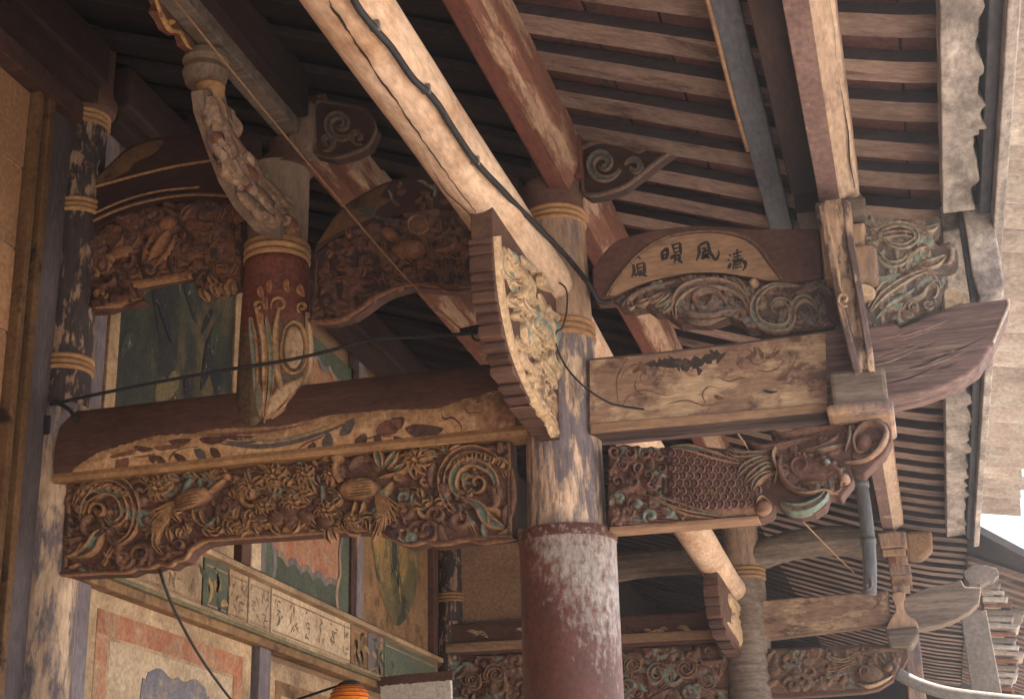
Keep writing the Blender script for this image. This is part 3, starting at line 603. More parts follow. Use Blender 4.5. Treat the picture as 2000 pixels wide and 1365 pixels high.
# ================================================================== COLUMNS
def zpy(y, X, Yc): return PY(1000, y, Yc).z
def zat(px, py, Y): return PY(px, py, Y).z
YC = 4.45
mc = thing('eave_column', 'round column with flaking lavender paint above a rusty metal sheath', 'column', (-1.0, YC, 0))
CX = -1.003
zs = zat(1105, 1043, YC)
lathe('shaft', CX, YC, [(.121, zs-.1), (.121, zs), (.1195, zat(1100, 900, YC)), (.113, zat(1100, 760, YC)), (.108, zat(1100, 665, YC))], 'column', mc, 48, wob=.003)
us = lathe('upper_shaft', CX, YC, [(.107, zat(1100, 667, YC)), (.1055, zat(1100, 640, YC)), (.101, zat(1100, 560, YC)), (.095, zat(1100, 440, YC))], 'column_tan', mc, 48, wob=.003)
rings(us, CX, YC, .107, zat(1100, 664, YC)-.005, 3, .017)
rings(us, CX, YC, .094, zat(1100, 437, YC)-.01, 3, .015)
z0, z1 = zat(1095, 425, YC), zat(1095, 366, YC)
lathe('capital', CX-.005, YC, [(.092, z0), (.097, z0+.01), (.099, z0+.03), (.094, z1-.02), (.098, z1-.014), (.098, z1), (.088, z1+.006), (.07, z1+.01), (.07, z1+.14)], 'capital', mc, 40)
lathe('rust_sheath', CX, YC, [(.147, .02), (.147, zs-.62), (.1475, zs-.07), (.1485, zs-.03), (.149, zs-.012), (.146, zs-.002), (.12, zs)], 'rust', mc, 56, wob=.0025)
prY('head_block', [(1072, 262), (1133, 250), (1138, 345), (1068, 362)], YC-.05, .10, 'purlin_red', mc, .006)
lathe('sheath_rim', CX, YC, [(.1475, zs-.034), (.1515, zs-.030), (.152, zs-.008), (.149, zs+.002), (.12, zs+.004)], 'rust_rim', mc, 56, wob=.004)
lathe('column_base', CX, YC, [(.22, 0), (.23, .05), (.22, .12), (.17, .2), (.16, .22)], 'paving', mc, 32)
# engaged wall column at the near truss
def wall_column(Yw, label, mats_, name='wall_column'):
    w_ = thing(name, label, 'column', (-2.765, Yw, 0)); cx = -2.765
    zz = [zat(120, y, YC) for y in (1365, 880, 800, 720, 420, 260)]
    if Yw > 6: pass
    lathe('shaft_foot', cx, Yw, [(.098, 0), (.096, zz[1]), (.090, zz[2])], mats_[0], w_, 32, wob=.003)
    ws = lathe('shaft', cx, Yw, [(.090, zz[2]), (.085, zz[3]), (.080, zz[4]), (.078, zz[5]), (.078, zz[5]+.05)], mats_[1], w_, 32, wob=.003)
    for z in (zz[3]-.02, zz[4]-.02, zz[5]-.0): rings(ws, cx, Yw, .086 if z < zz[4]-.1 else .081, z, 3, .016)
    lathe('capital', cx, Yw, [(.078, zz[5]+.04), (.105, zz[5]+.06), (.11, zz[5]+.10), (.09, zz[5]+.14), (.09, zz[5]+.50)], 'capital', w_, 32)
    return w_
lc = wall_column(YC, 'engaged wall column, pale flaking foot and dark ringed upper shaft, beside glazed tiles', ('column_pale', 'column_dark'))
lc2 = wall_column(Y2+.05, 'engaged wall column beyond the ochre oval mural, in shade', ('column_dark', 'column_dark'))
# ================================================================== NEAR TRUSS, inner side (wall column to eave column)
ZB = zc+1.383
def prof_y(z):     # front of the great beam: swelling belly
    t = max(0, min(1, (z-ZB)/.245)); return YC-.045-.062*math.sin(math.pi*(.28+.72*t))**.8
gbm = thing('great_beam', 'long brown tie beam with dark top and painted tan flower band on its belly', 'beam', (-1.9, YC, ZB))
n = 14; x0, x1 = PY(126, 935, 4.37).x-.03, CX-.09
sec = [(prof_y(ZB+.245*i/n), ZB+.245*i/n) for i in range(n+1)]+[(YC+.05, ZB+.245), (YC+.05, ZB)]
def xbeam(name, xa, xb, sec, mat, parent, nx=30, rough=.0015, seed=0, **k):
    v = []; f = []; m_ = len(sec)
    for i in range(nx+1):
        x = xa+(xb-xa)*i/nx
        for j, (y, z) in enumerate(sec): v.append((x, y+noise.noise((x*3, j*.9, seed))*rough, z+noise.noise((x*2, j*.9, seed+4))*rough))
    for i in range(nx):
        for j in range(m_): f.append((i*m_+j, i*m_+(j+1) % m_, (i+1)*m_+(j+1) % m_, (i+1)*m_+j))
    f += [tuple(range(m_)), tuple(range(nx*m_, nx*m_+m_))]
    return part(name, v, f, mat, parent, **k)
o = xbeam('beam_body', x0, x1, sec, 'beam_brown', gbm, smooth=True); md = o.modifiers.new('e', 'EDGE_SPLIT'); md.split_angle = .7
def sbeam(x, y):
    Y = 4.36
    for _ in range(5): p = PY(x, y, Y); Y = prof_y(p.z)
    p = PY(x, y, Y); return p, Vector((0, -1, -.2)).normalized()
top = [(129, 932), (150, 912), (185, 888), (205, 880), (250, 866), (300, 852), (380, 846), (420, 838), (510, 834), (560, 830), (640, 812), (700, 806), (760, 800), (850, 798), (905, 780), (950, 768), (1006, 752)]
ts = [(x, y+3*noise.noise((x/11, 0, 1))+1.5*noise.noise((x/3.5, 0, 4))) for x, y in smooth(top, 12)]
v = []; f = []; cl = []; K = 9
for i, (x, y) in enumerate(ts):
    yb = 935-(x-130)*.0925+1
    for j in range(K):
        t = j/(K-1); P, N = sbeam(x, y+(yb-y)*t); v.append(P+N*.0018)
        q = max(0, min(1, (x-860)/130)); u = .62+.38*min(1, t*2.2)+.25*noise.noise((x/22, t*3, 2)); cl.append(((.45-.25*q)*u, (.265-.165*q)*u, (.14-.08*q)*u))
for i in range(len(ts)-1):
    for j in range(K-1): f.append((i*K+j, i*K+j+1, (i+1)*K+j+1, (i+1)*K+j))
part('painted_band', v, f, 'carve_pale', gbm, 0, True, cols=cl)
r = Relief(sbeam); DKM = (.085, .042, .038); MRN = (.17, .078, .055); SLT = (.10, .082, .080)
for x, y, an, L_, W_, c in ((225, 912, -.6, 32, 26, MRN), (300, 905, -1.9, 22, 14, DKM), (322, 912, -2.3, 30, 16, DKM), (365, 910, -2.4, 36, 16, DKM), (400, 903, -2.2, 38, 18, SLT), (428, 898, -2.2, 30, 17, DKM),
        (603, 884, -1.1, 24, 17, DKM), (634, 880, -1.35, 38, 22, SLT), (694, 872, -.9, 34, 22, DKM), (735, 868, -1.4, 22, 16, DKM), (768, 852, .35, 36, 12, DKM), (792, 836, .02, 76, 28, DKM), (664, 850, -.9, 44, 20, SLT), (735, 842, -.4, 54, 34, MRN), (760, 832, -.5, 34, 26, DKM),
        (215, 892, -.3, 60, 12, MRN), (262, 872, .1, 40, 11, DKM), (300, 874, -.15, 70, 12, MRN), (330, 862, -.1, 46, 14, DKM), (390, 858, -.1, 60, 16, DKM), (430, 848, .05, 70, 10, DKM), (250, 888, -.1, 60, 8, MRN), (440, 862, -.05, 70, 8, SLT)):
    r.leaf(x, y, an, L_, W_, 0, c, None, .08, FLAT, lift=.0035)
for pts, w_, c in (([(430, 866), (500, 872), (570, 864), (640, 842), (690, 822)], 9, SLT), ([(470, 856), (540, 860), (600, 846), (660, 824)], 6, (.20, .17, .11)), ([(400, 850), (470, 846), (540, 840), (610, 826)], 6, MRN), ([(440, 878), (520, 880), (590, 872)], 4, (.50, .33, .17)),
                   ([(580, 880), (600, 865), (625, 855), (660, 830)], 3, DKM), ([(180, 905), (260, 890), (350, 878), (440, 872)], 4, (.52, .34, .18)), ([(690, 868), (740, 850), (790, 842)], 3, DKM), ([(862, 806), (868, 818), (885, 816), (900, 830), (902, 846)], 4, DKM), ([(908, 794), (914, 806), (935, 806), (950, 816)], 3, MRN), ([(330, 900), (345, 880), (380, 872)], 3, DKM)):
    r.ribbon(pts, w_, 0, c, prof=FLAT, lift=.004)
r.build('painted_leaves', gbm, 'mural')
xbeam('edge_moulding', x0, x1, [(prof_y(ZB)-.006, ZB-.018), (prof_y(ZB)-.012, ZB-.004), (prof_y(ZB)-.006, ZB+.012), (YC, ZB+.012), (YC, ZB-.018)], 'ring', gbm, smooth=False)

# carved apron board under the great beam
YA = YC-.052
ap = thing('carved_apron', 'carved brown apron board with pheasants, flowers and scrolls under the great beam', 'carving', (-1.9, YC, ZB-.3))
APO = [(123, 946), (500, 909), (998, 862), (1002, 1050), (960, 1054), (905, 1058), (880, 1064), (850, 1066), (833, 1060), (812, 1066), (790, 1065), (768, 1056), (752, 1046), (735, 1040), (690, 1038), (560, 1047), (430, 1056), (400, 1060), (385, 1068), (372, 1078), (362, 1094), (345, 1098), (332, 1108), (312, 1104), (293, 1112), (268, 1112), (250, 1120), (200, 1121), (120, 1126)]
prY('board', APO, YA, .07, 'beam_brown', ap, .003)
r = Relief(sY(YA))
bot = APO[3:]; r.ribbon([(x, y-5) for x, y in bot], 11, .014, C_BR, C_OC, taper=(1, 1), k=3); r.ribbon([(136, 948), (131, 1030), (128, 1118)], 9, .014, C_BR, C_OC, taper=(1, 1)); r.ribbon([(992, 866), (995, 950), (996, 1046)], 9, .014, C_BR, C_OC, taper=(1, 1))
r.ribbon([(134, 955), (400, 928), (700, 900), (992, 872)], 7, .012, C_BR, C_OC, taper=(1, 1)); r.build('rim', ap)
carved_ground('carved_field', ap, [(x+(4 if x < 300 else -3 if x > 900 else 0), y-(4 if y > 1000 else -3)) for x, y in APO], YA, [C_BR, C_BR, C_DK, (.15, .08, .06), C_OC, C_GR, C_BR], (.20, .115, .075), 3, 380, .026, (8, 22), 2.2, (4, 9))
def scroll_end(cx, cy, fl, name='scroll_leaf'):
    """large acanthus curl with green hollows"""
    r = Relief(sY(YA)); X = lambda d: cx+fl*d
    r.ribbon([(X(-75), cy-20), (X(-55), cy-58), (X(-10), cy-76), (X(32), cy-58), (X(50), cy-14), (X(38), cy+34), (X(2), cy+62), (X(-18), cy+95)], 17, .026, C_BR, C_OC, GROOVE, (.4, .3))
    r.ribbon([(X(-60), cy+10), (X(-48), cy-30), (X(-10), cy-50), (X(20), cy-34), (X(26), cy), (X(4), cy+16), (X(-12), cy+2)], 20, .030, C_GR, C_OC, GROOVE, (.3, .4))
    r.ribbon([(X(-72), cy+78), (X(-40), cy+62), (X(-24), cy+36), (X(-2), cy+24)], 26, .030, C_GR, C_OC, GROOVE, (.2, .3))
    r.ribbon([(X(-30), cy-5), (X(-50), cy+5), (X(-55), cy+30), (X(-40), cy+40)], 16, .034, C_BR, C_OC, ROUND)
    r.spiral(X(-22), cy-8, 22, 5, 2.5, 1.1*fl, 9, .040, C_OC, C_BR); r.ribbon([(X(-85), cy-40), (X(-88), cy+20), (X(-80), cy+70)], 10, .018, C_BR, C_OC)
    r.ribbon([(X(-95), cy+98), (X(-60), cy+100), (X(-20), cy+104), (X(10), cy+92)], 9, .016, C_BR, C_OC)
    for q in range(6): r.leaf(X(-62+q*16), cy-38-14*math.sin(q*.6), -1.2+fl*.15*q, 20, 12, .036, C_GR if q % 2 else C_BR, C_OC)
    return r.build(name, ap)
scroll_end(222, 1010, 1); scroll_end(915, 955, -1)
def cloud(cx, cy, R_, d=1):
    r = Relief(sY(YA)); r.spiral(cx, cy, R_, R_*.25, 2.6, 1.25*d, R_*.55, .022, C_BR, C_OC); r.ell(cx, cy, R_*.55, R_*.5, 0, .018, C_DK, C_BR); return r.build('cloud_scroll', ap)
for c in ((278, 1082, 22, 1), (320, 1076, 18, -1), (352, 1066, 13, 1), (838, 1036, 24, -1), (790, 1046, 17, 1), (762, 1030, 12, -1), (300, 1048, 14, 1)): cloud(*c)
def pheasant(x, y, fl, name='pheasant'):
    """bird in relief: body with wing feathers, neck, crested head, sweeping tail and legs"""
    r = Relief(sY(YA)); X = lambda d: x+fl*d
    r.ell(x, y, 44, 22, -.32*fl, .046, C_OC, C_BR, 18)
    for q in range(5): r.ribbon([(X(22-q*3), y-14+q*7), (X(-6-q*3), y-6+q*7), (X(-34), y+4+q*5)], 8, .012, (.15, .08, .05), C_OC, ROUND, lift=.038)
    r.ribbon([(X(34), y-10), (X(50), y-24), (X(62), y-36)], 17, .044, C_OC, C_BR, ROUND, (1, .6)); r.ell(X(66), y-40, 11, 9, 0, .046, C_OC, C_BR, 12)
    r.leaf(X(74), y-40, 0 if fl > 0 else math.pi, 15, 7, .04, (.30, .17, .08)); r.leaf(X(60), y-46, -2.2 if fl > 0 else -.9, 16, 8, .04, C_BR, C_OC)
    for q in range(6):
        a = .10*q; r.ribbon([(X(-36), y+8+q*2), (X(-70-q*1.5), y+26+q*11), (X(-100+q*9), y+38+q*16)], 12, .030, C_BR if q % 2 else C_OC, C_OC, GROOVE, (.5, .25))
    for q in (0, 1): r.ribbon([(X(-4+q*14), y+20), (X(0+q*14), y+40), (X(8+q*14), y+52)], 6, .03, C_OC)
    return r.build(name, ap)
pheasant(385, 975, 1)
def duck(x, y):
    r = Relief(sY(YA))
    r.ell(x, y, 44, 26, -.1, .048, C_OC, C_BR, 18)
    for q in range(6): r.ribbon([(x+30, y-14+q*5.5), (x+2, y-10+q*5.5), (x-24, y-8+q*5)], 6, .010, (.16, .085, .05), C_OC, lift=.040)
    r.ribbon([(x-30, y-10), (x-44, y-30), (x-42, y-54)], 20, .044, C_OC, C_BR, ROUND, (1, .8)); r.ell(x-40, y-58, 15, 13, 0, .05, C_OC, C_BR)
    for q in range(7): r.leaf(x-48+q*6, y-68, -1.9+q*.13, 17, 6, .04, C_BR, C_OC)
    r.leaf(x-54, y-56, 2.9, 16, 8, .044, C_OC)
    for q in range(7): r.ribbon([(x+34, y+8+q), (x+62-q*3, y+26+q*5), (x+92-q*11, y+44+q*9)], 13, .032, C_BR if q % 2 else (.20, .11, .06), C_OC, GROOVE, (.5, .4))
    for q in (0, 1): r.ribbon([(x-6+q*16, y+22), (x-10+q*16, y+42), (x-18+q*16, y+54)], 7, .034, C_OC)
    return r.build('pheasant', ap)
duck(705, 958)
def flower(cx, cy, R_, n, c=C_BR, core=C_OC):
    r = Relief(sY(YA)); r.flower(cx, cy, R_, n, .034, c, core, C_OC, lift=.006); return r.build('flower', ap)
for a in ((815, 902, 34, 8, (.16, .085, .05), (.34, .19, .08)), (312, 958, 26, 7), (540, 935, 30, 8), (600, 930, 24, 7), (652, 930, 22, 7), (575, 985, 28, 7), (520, 990, 22, 6), (640, 1000, 24, 7), (690, 1018, 18, 6)): flower(*a)
rd = random.Random(11)
def leaves(x, y, n, spread, cols_, L_=(18, 34)):
    r = Relief(sY(YA))
    for q in range(n):
        a = rd.uniform(0, 6.28); r.leaf(x+rd.uniform(-spread, spread)*1.5, y+rd.uniform(-spread, spread)*.8, a, rd.uniform(*L_), rd.uniform(9, 16), rd.uniform(.018, .040), rd.choice(cols_), C_OC, rd.uniform(-.2, .2))
    return r.build('leaf_spray', ap)
for x, y, n, s_, c in ((345, 938, 7, 16, (C_GR, C_BR)), (400, 935, 6, 14, (C_GR, C_GR)), (470, 960, 9, 20, (C_BR, C_DK)), (455, 1020, 10, 20, (C_BR, C_DK, C_OC)), (505, 950, 8, 16, (C_GR, C_BR)), (560, 960, 9, 18, (C_BR, C_GR)), (610, 965, 9, 18, (C_BR, C_OC, C_GR)),
                       (655, 965, 6, 14, (C_GR, C_BR)), (600, 1018, 10, 18, (C_BR, C_DK)), (540, 1020, 10, 18, (C_BR, C_DK)), (500, 1025, 8, 14, (C_BR,)), (735, 1010, 7, 14, (C_BR, C_DK)), (660, 1025, 7, 12, (C_BR,)), (420, 1035, 8, 14, (C_BR,)), (280, 935, 6, 12, (C_GR, C_BR)), (860, 890, 6, 12, (C_BR, C_GR)), (850, 985, 8, 16, (C_BR, C_DK)), (345, 1020, 8, 18, (C_BR, C_OC))):
    leaves(x, y, n, s_, c)
r = Relief(sY(YA))
for x, y, a, L_, W_ in ((756, 918, -1.0, 46, 20), (748, 918, -1.9, 44, 20), (770, 925, -.5, 40, 18), (745, 890, -2.4, 30, 16)): r.leaf(x, y, a, L_, W_, .040, C_GR, C_OC, .1)
r.ribbon([(742, 935), (775, 928), (800, 918)], 7, .03, C_OC); r.build('lotus_leaf', ap)
r = Relief(sY(YA))
for x, y, R_ in ((568, 1000, 20), (600, 1010, 16), (545, 1012, 16), (640, 1020, 14), (512, 1018, 13)): r.ell(x, y, R_*1.3, R_, rd.uniform(-.5, .5), .034, C_BR, C_OC, 12)
r.build('rocks', ap)

# king post standing on the great beam
KX, KY = -1.985, YC
kp = thing('king_post', 'short post with ringed waist and painted claw foot straddling the great beam', 'post', (KX, KY, ZB+.2))
zt, zr, zf = zat(545, 335, KY), zat(545, 505, KY), zat(545, 800, KY)
ks = lathe('shaft', KX, KY, [(.098, zr), (.104, zr+.1), (.105, zt)], 'post_grey', kp, 36, wob=.003)
rings(ks, KX, KY, .104, zr-.012, 3, .02)
v = []; f = []; sg = 48; nz = 16
for i in range(nz+1):
    for j in range(sg):
        a = 2*math.pi*j/sg; d = abs(math.atan2(math.sin(a+math.pi/2+.12), math.cos(a+math.pi/2+.12)))
        zb_ = zf+.045-.140*max(0, 1-d/1.6); t = i/nz; z = zr-.01+(zb_-(zr-.01))*t
        rr = .108+.012*math.sin(math.pi*.5*t)+.008*math.exp(-(d/.08)**2)*t
        v.append((KX+rr*math.cos(a), KY+rr*math.sin(a), z))
for i in range(nz):
    for j in range(sg): f.append((i*sg+j, i*sg+(j+1) % sg, (i+1)*sg+(j+1) % sg, (i+1)*sg+j))
f += [tuple(range(sg)), tuple(range(nz*sg, nz*sg+sg))]
cl = [(.15, .052, .042) if (i//48) < 8 else (.12, .085, .062) for i in range(len(v))]; part('claw_foot', v, f, 'carve', kp, 0, True, cols=cl)
r = Relief(sCyl(KX, KY, .122))
ro = (.30, .10, .07)
r.ribbon([(556, 640), (548, 690), (556, 720), (574, 728), (592, 715), (598, 680), (590, 640), (572, 628), (556, 640)], 6, .006, C_OC, taper=(1, 1)); r.ell(574, 678, 18, 42, 0, .010, (.40, .27, .18), C_PL)
for pts, c in (([(500, 600), (515, 660), (517, 740), (514, 815)], C_PL), ([(520, 620), (530, 690), (528, 760), (516, 826)], C_GR), ([(600, 610), (604, 690), (597, 740), (565, 785), (522, 818)], C_PL), ([(490, 620), (498, 700), (500, 780)], C_TEAL), ([(545, 600), (538, 650), (540, 720), (550, 770), (535, 805)], (.36, .25, .15)), ([(575, 755), (560, 790), (530, 818)], (.42, .30, .18))):
    r.ribbon(pts, 13, .008, c, C_OC, GROOVE, (.4, .2))
r.spiral(545, 595, 18, 4, 2.5, 1.2, 6, .008, C_OC); r.spiral(505, 598, 12, 3, .5, -1.1, 5, .008, C_OC); r.spiral(590, 600, 12, 3, 2, 1.1, 5, .008, C_OC)
for x, y in ((510, 560), (530, 548), (560, 545), (585, 555), (520, 580), (512, 610)): r.leaf(x, y, 1.4+rd.uniform(-.3, .3), 26, 12, .008, ro, C_OC)
r.dome([(514, 822), (536, 806), (562, 780), (588, 752), (600, 728), (580, 738), (556, 748), (534, 762), (520, 786)], .008, C_PL, C_OC); r.dome([(496, 790), (508, 815), (513, 800), (512, 760), (503, 740), (497, 760)], .006, (.16, .15, .11), C_OC)
r.build('foot_ornament', kp)
lathe('neck', KX, KY, [(.06, zt), (.06, zt+.02)], 'capital', kp, 24)
prY('head_block', [(566, 205), (610, 198), (612, 268), (606, 292), (572, 292), (563, 270)], KY-.05, .1, 'post_grey', kp, .006)
lathe('capital', KX+.02, KY, [(.10, zt-.01), (.085, zt+.03), (.06, zt+.06), (.055, zat(585, 285, KY)+.02)], 'capital', kp, 30)

# bow beams with carved boards below (inner side)
YB = YC-.02
def bow(name, label, outer, mat, tanpoly=None, th=.10, parent_label=None, Yf=YB):
    t = thing(name, label, 'beam', PY(*outer[0], Yf+th/2)); prY('bow', outer, Yf, th, 'shade_brown', t, .006)
    if tanpoly: prY('painted_field', tanpoly, Yf-.002, .004, 'ochre_dim', t, 0)
    return t
curveL = [(163, 463), (213, 434), (281, 405), (345, 393), (433, 396), (490, 408)]
topL = [(490, 255), (383, 262), (304, 268), (255, 284), (213, 320), (168, 367)]
bl = bow('bow_beam', 'dark bow-shaped beam above the carving between wall column and king post', smooth(topL, 4)+smooth(curveL, 4), 'beam_brown', smooth([(171, 366), (213, 326), (262, 288), (318, 274), (300, 300), (262, 318), (250, 334), (215, 352)], 3))
r = Relief(sY(YB)); r.ribbon([(170, 370), (260, 345), (345, 325), (430, 312)], 5, .008, C_OC, taper=(1, 1)); r.ribbon([(165, 440), (230, 410), (300, 390), (380, 380), (470, 385)], 6, .010, C_BR, C_OC, taper=(1, 1)); r.ribbon([(168, 425), (240, 393), (310, 374), (390, 366)], 4, .006, C_OC, taper=(1, 1)); r.build('moulding', bl)
def carved_board(name, label, out, Yf, th, fill, parent_cols=(C_BR, C_DK, C_OC), n=40, seed=1, sz=(22, 46), rim=None):
    t = thing(name, label, 'carving', PY(*out[0], Yf)); prY('board', out, Yf, th, 'beam_brown', t, .003); return t
outL = smooth(curveL, 3)[:-1]+[(478, 420), (474, 562), (457, 563), (440, 570), (421, 569), (404, 580), (388, 570), (376, 542), (320, 548), (268, 560), (270, 574), (282, 588), (258, 598), (235, 597), (207, 606), (150, 609), (154, 540)]
outL = [(x, y+4) if i < 12 else (x, y) for i, (x, y) in enumerate(outL)]
cbl = carved_board('carved_board', 'dark carved board of figures and foliage between wall column and king post', outL, YB+.02, .05, None)
carved_ground('carved_field', cbl, [(x, y-2) for x, y in outL], YB+.02, [C_BR, C_DK, C_BR, (.14, .065, .05)], (.16, .08, .055), 5, 170, .024, (8, 20), 2.6, (5, 10), base=(.055, .027, .026))
def fig_strokes(t, items, Yf, name):
    r = Relief(sY(Yf))
    for k_, a in items:
        if k_ == 'r': r.ribbon(*a)
        elif k_ == 's': r.spiral(*a)
        elif k_ == 'l': r.leaf(*a)
        elif k_ == 'e': r.ell(*a)
        elif k_ == 'f': r.flower(*a)
    return r.build(name, t)
cO = (.20, .095, .055)
fig_strokes(cbl, [('r', ([(212, 468), (182, 470), (174, 510), (192, 535), (176, 555), (172, 585), (200, 590)], 9, .018, cO, C_OC)), ('r', ([(157, 600), (210, 598), (250, 590), (278, 582)], 10, .02, cO, C_OC)), ('r', ([(262, 556), (320, 546), (376, 536)], 14, .022, cO, C_OC, ROUND, (1, 1))), ('r', ([(232, 548), (300, 535), (370, 528)], 9, .018, cO, C_OC)),
                  ('s', (198, 575, 14, 4, 0, 1.1, 8, .022, cO, C_OC)), ('s', (205, 520, 16, 4, 2, -1.1, 8, .022, cO, C_OC))], YB+.02, 'scroll_rim')
fig_strokes(cbl, [('e', (330, 440, 20, 14, -.6, .035, (.24, .11, .06), cO)), ('r', ([(335, 450), (318, 478), (300, 505), (288, 530)], 24, .034, (.26, .12, .065), cO)), ('r', ([(316, 440), (300, 470), (285, 500), (280, 522)], 14, .026, cO, C_OC)), ('r', ([(345, 460), (335, 490), (310, 520), (300, 535)], 12, .024, cO, C_OC)), ('e', (240, 495, 26, 12, -.3, .034, cO, C_OC)), ('r', ([(222, 500), (245, 470), (238, 455)], 12, .03, cO, C_OC)), ('r', ([(260, 490), (275, 470), (272, 450)], 9, .026, cO, C_OC)), ('e', (218, 505, 10, 8, 0, .034, cO, C_OC))], YB+.02, 'carved_figure')
r = Relief(sY(YB+.02)); rd = random.Random(21)
for q in range(46):
    x, y = rd.uniform(350, 465), rd.uniform(430, 550); r.leaf(x, y, -.8+rd.uniform(-.9, .9), rd.uniform(18, 42), rd.uniform(7, 12), rd.uniform(.014, .034), rd.choice((C_BR, cO, C_DK)), cO, rd.uniform(-.2, .2))
for q in range(40):
    x, y = rd.uniform(190, 360), rd.uniform(450, 530); r.leaf(x, y, rd.uniform(0, 6.3), rd.uniform(12, 30), rd.uniform(6, 11), rd.uniform(.01, .022), rd.choice((C_BR, C_DK)), cO)
for x, y, a in ((400, 565, 1.2), (425, 555, 1.5), (442, 555, 1.4), (460, 550, 1.7), (415, 540, .9)): r.leaf(x, y, a, 26, 16, .03, cO, C_OC)
r.build('foliage', cbl)
# middle bow
curveM = [(612, 492), (660, 462), (722, 437), (801, 415), (870, 406), (1010, 410)]
topM = [(1010, 340), (880, 338), (810, 342), (755, 355), (715, 374), (662, 410), (616, 478)]
bmid = bow('bow_beam', 'bow-shaped beam with painted ochre corner between king post and eave column', smooth(topM, 4)+smooth(curveM, 4), 'beam_brown', smooth([(620, 477), (664, 414), (717, 380), (757, 360), (742, 385), (765, 390), (735, 410), (728, 425), (668, 450)], 3))
r = Relief(sY(YB-.002)); 
for a in (-2.8, -2.4, -2.0, -1.5, -3.2, .2): r.leaf(728, 422, a, 38, 5, 0, (.05, .06, .05), None, .05, FLAT, lift=.003)
for q in range(14): r.leaf(760+rd.uniform(0, 110), 385+rd.uniform(-18, 14), rd.uniform(0, 6.3), rd.uniform(14, 30), 9, .008, rd.choice((C_TEAL, C_BR, (.10, .04, .04))), C_BR)
r.build('painted_spray', bmid)
outM = [(x, y+4) for x, y in smooth(curveM, 3)]+[(1010, 575), (928, 564), (893, 570), (854, 566), (801, 562), (765, 572), (738, 586), (712, 606), (690, 620), (656, 630), (610, 632)]
cbm = carved_board('carved_board', 'dark carved board with round vase between king post and eave column', outM, YB+.02, .05, None)
carved_ground('carved_field', cbm, [(x, y-2) for x, y in outM], YB+.02, [C_BR, C_DK, C_BR, (.12, .06, .05)], (.13, .068, .052), 6, 210, .022, (8, 20), 2.6, (5, 10), base=(.055, .03, .03))
fig_strokes(cbm, [('r', ([(655, 560), (635, 565), (632, 590), (645, 612), (665, 608)], 9, .018, cO, C_OC)), ('r', ([(606, 628), (660, 626), (700, 606), (740, 578), (800, 556), (870, 560), (930, 558)], 10, .020, C_BR, cO, ROUND, (1, 1))), ('r', ([(620, 505), (618, 560), (614, 615)], 7, .014, C_BR, cO)), ('s', (665, 600, 12, 3, 0, 1.1, 7, .02, cO, C_OC))], YB+.02, 'scroll_rim')
fig_strokes(cbm, [('e', (821, 445, 24, 19, 0, .03, (.16, .085, .05), cO)), ('s', (821, 445, 20, 17, 0, 1., 5, .038, C_OC, C_BR)), ('e', (800, 490, 36, 20, -.1, .04, (.19, .09, .055), cO)), ('e', (762, 460, 18, 14, .5, .036, (.19, .09, .055), cO)), ('r', ([(775, 500), (790, 510), (778, 522)], 14, .03, cO)), ('r', ([(845, 495), (880, 490), (895, 470)], 16, .03, cO))], YB+.02, 'carved_vase')
r = Relief(sY(YB+.02))
for q in range(70):
    x = rd.uniform(630, 920); lo = 470-(x-630)*.25 if x < 800 else 430; hi = 600-(x-630)*.22 if x < 800 else 548
    r.leaf(x, rd.uniform(lo+8, hi), rd.uniform(0, 6.3), rd.uniform(14, 34), rd.uniform(7, 12), rd.uniform(.012, .03), rd.choice((C_BR, C_DK, cO)), cO)
r.build('foliage', cbm)
# scroll brackets under the rafters, over king post and eave column
for nm, lb, out, Yf, sp, cs in (('scroll_bracket', 'dim carved scroll bracket beside the king post head under the roof', [(612, 300), (612, 205), (640, 198), (680, 205), (715, 215), (735, 250), (720, 285), (690, 300), (650, 310)], YC-.02, ((665, 245, 34, 6, .4, 1.3, 16), (640, 280, 18, 4, 2, -1.1, 8), (700, 270, 16, 4, 1, 1.1, 8)), ((.06, .07, .07), (.06, .036, .034))),
                                ('scroll_bracket', 'teal carved scroll bracket beside the ringed head of the eave column', [(1132, 290), (1160, 278), (1200, 278), (1232, 290), (1250, 296), (1275, 282), (1305, 262), (1330, 268), (1322, 290), (1290, 312), (1255, 340), (1220, 366), (1180, 380), (1150, 384), (1134, 372)], YC-.02, ((1178, 322, 36, 6, .3, 1.3, 18), (1240, 330, 20, 5, 3.4, 1.0, 12), (1285, 290, 16, 4, 2.4, 1.0, 9)), ((.085, .105, .11), (.08, .05, .046)))):
    t = thing(nm, lb, 'bracket', PY(*out[0], Yf)); prY('board', out, Yf, .06, 'shade_brown', t, .004)
    r = Relief(sY(Yf)); r.ribbon([(x*.96+.04*sum(p[0] for p in out)/len(out), y*.96+.04*sum(p[1] for p in out)/len(out)) for x, y in out+out[:1]], 8, .012, cs[1], (.13, .085, .06), taper=(1, 1), k=3)
    for s_ in sp: r.spiral(*s_[:6], s_[6], .02, cs[0], (.15, .10, .075), GROOVE)
    r.build('scroll', t)

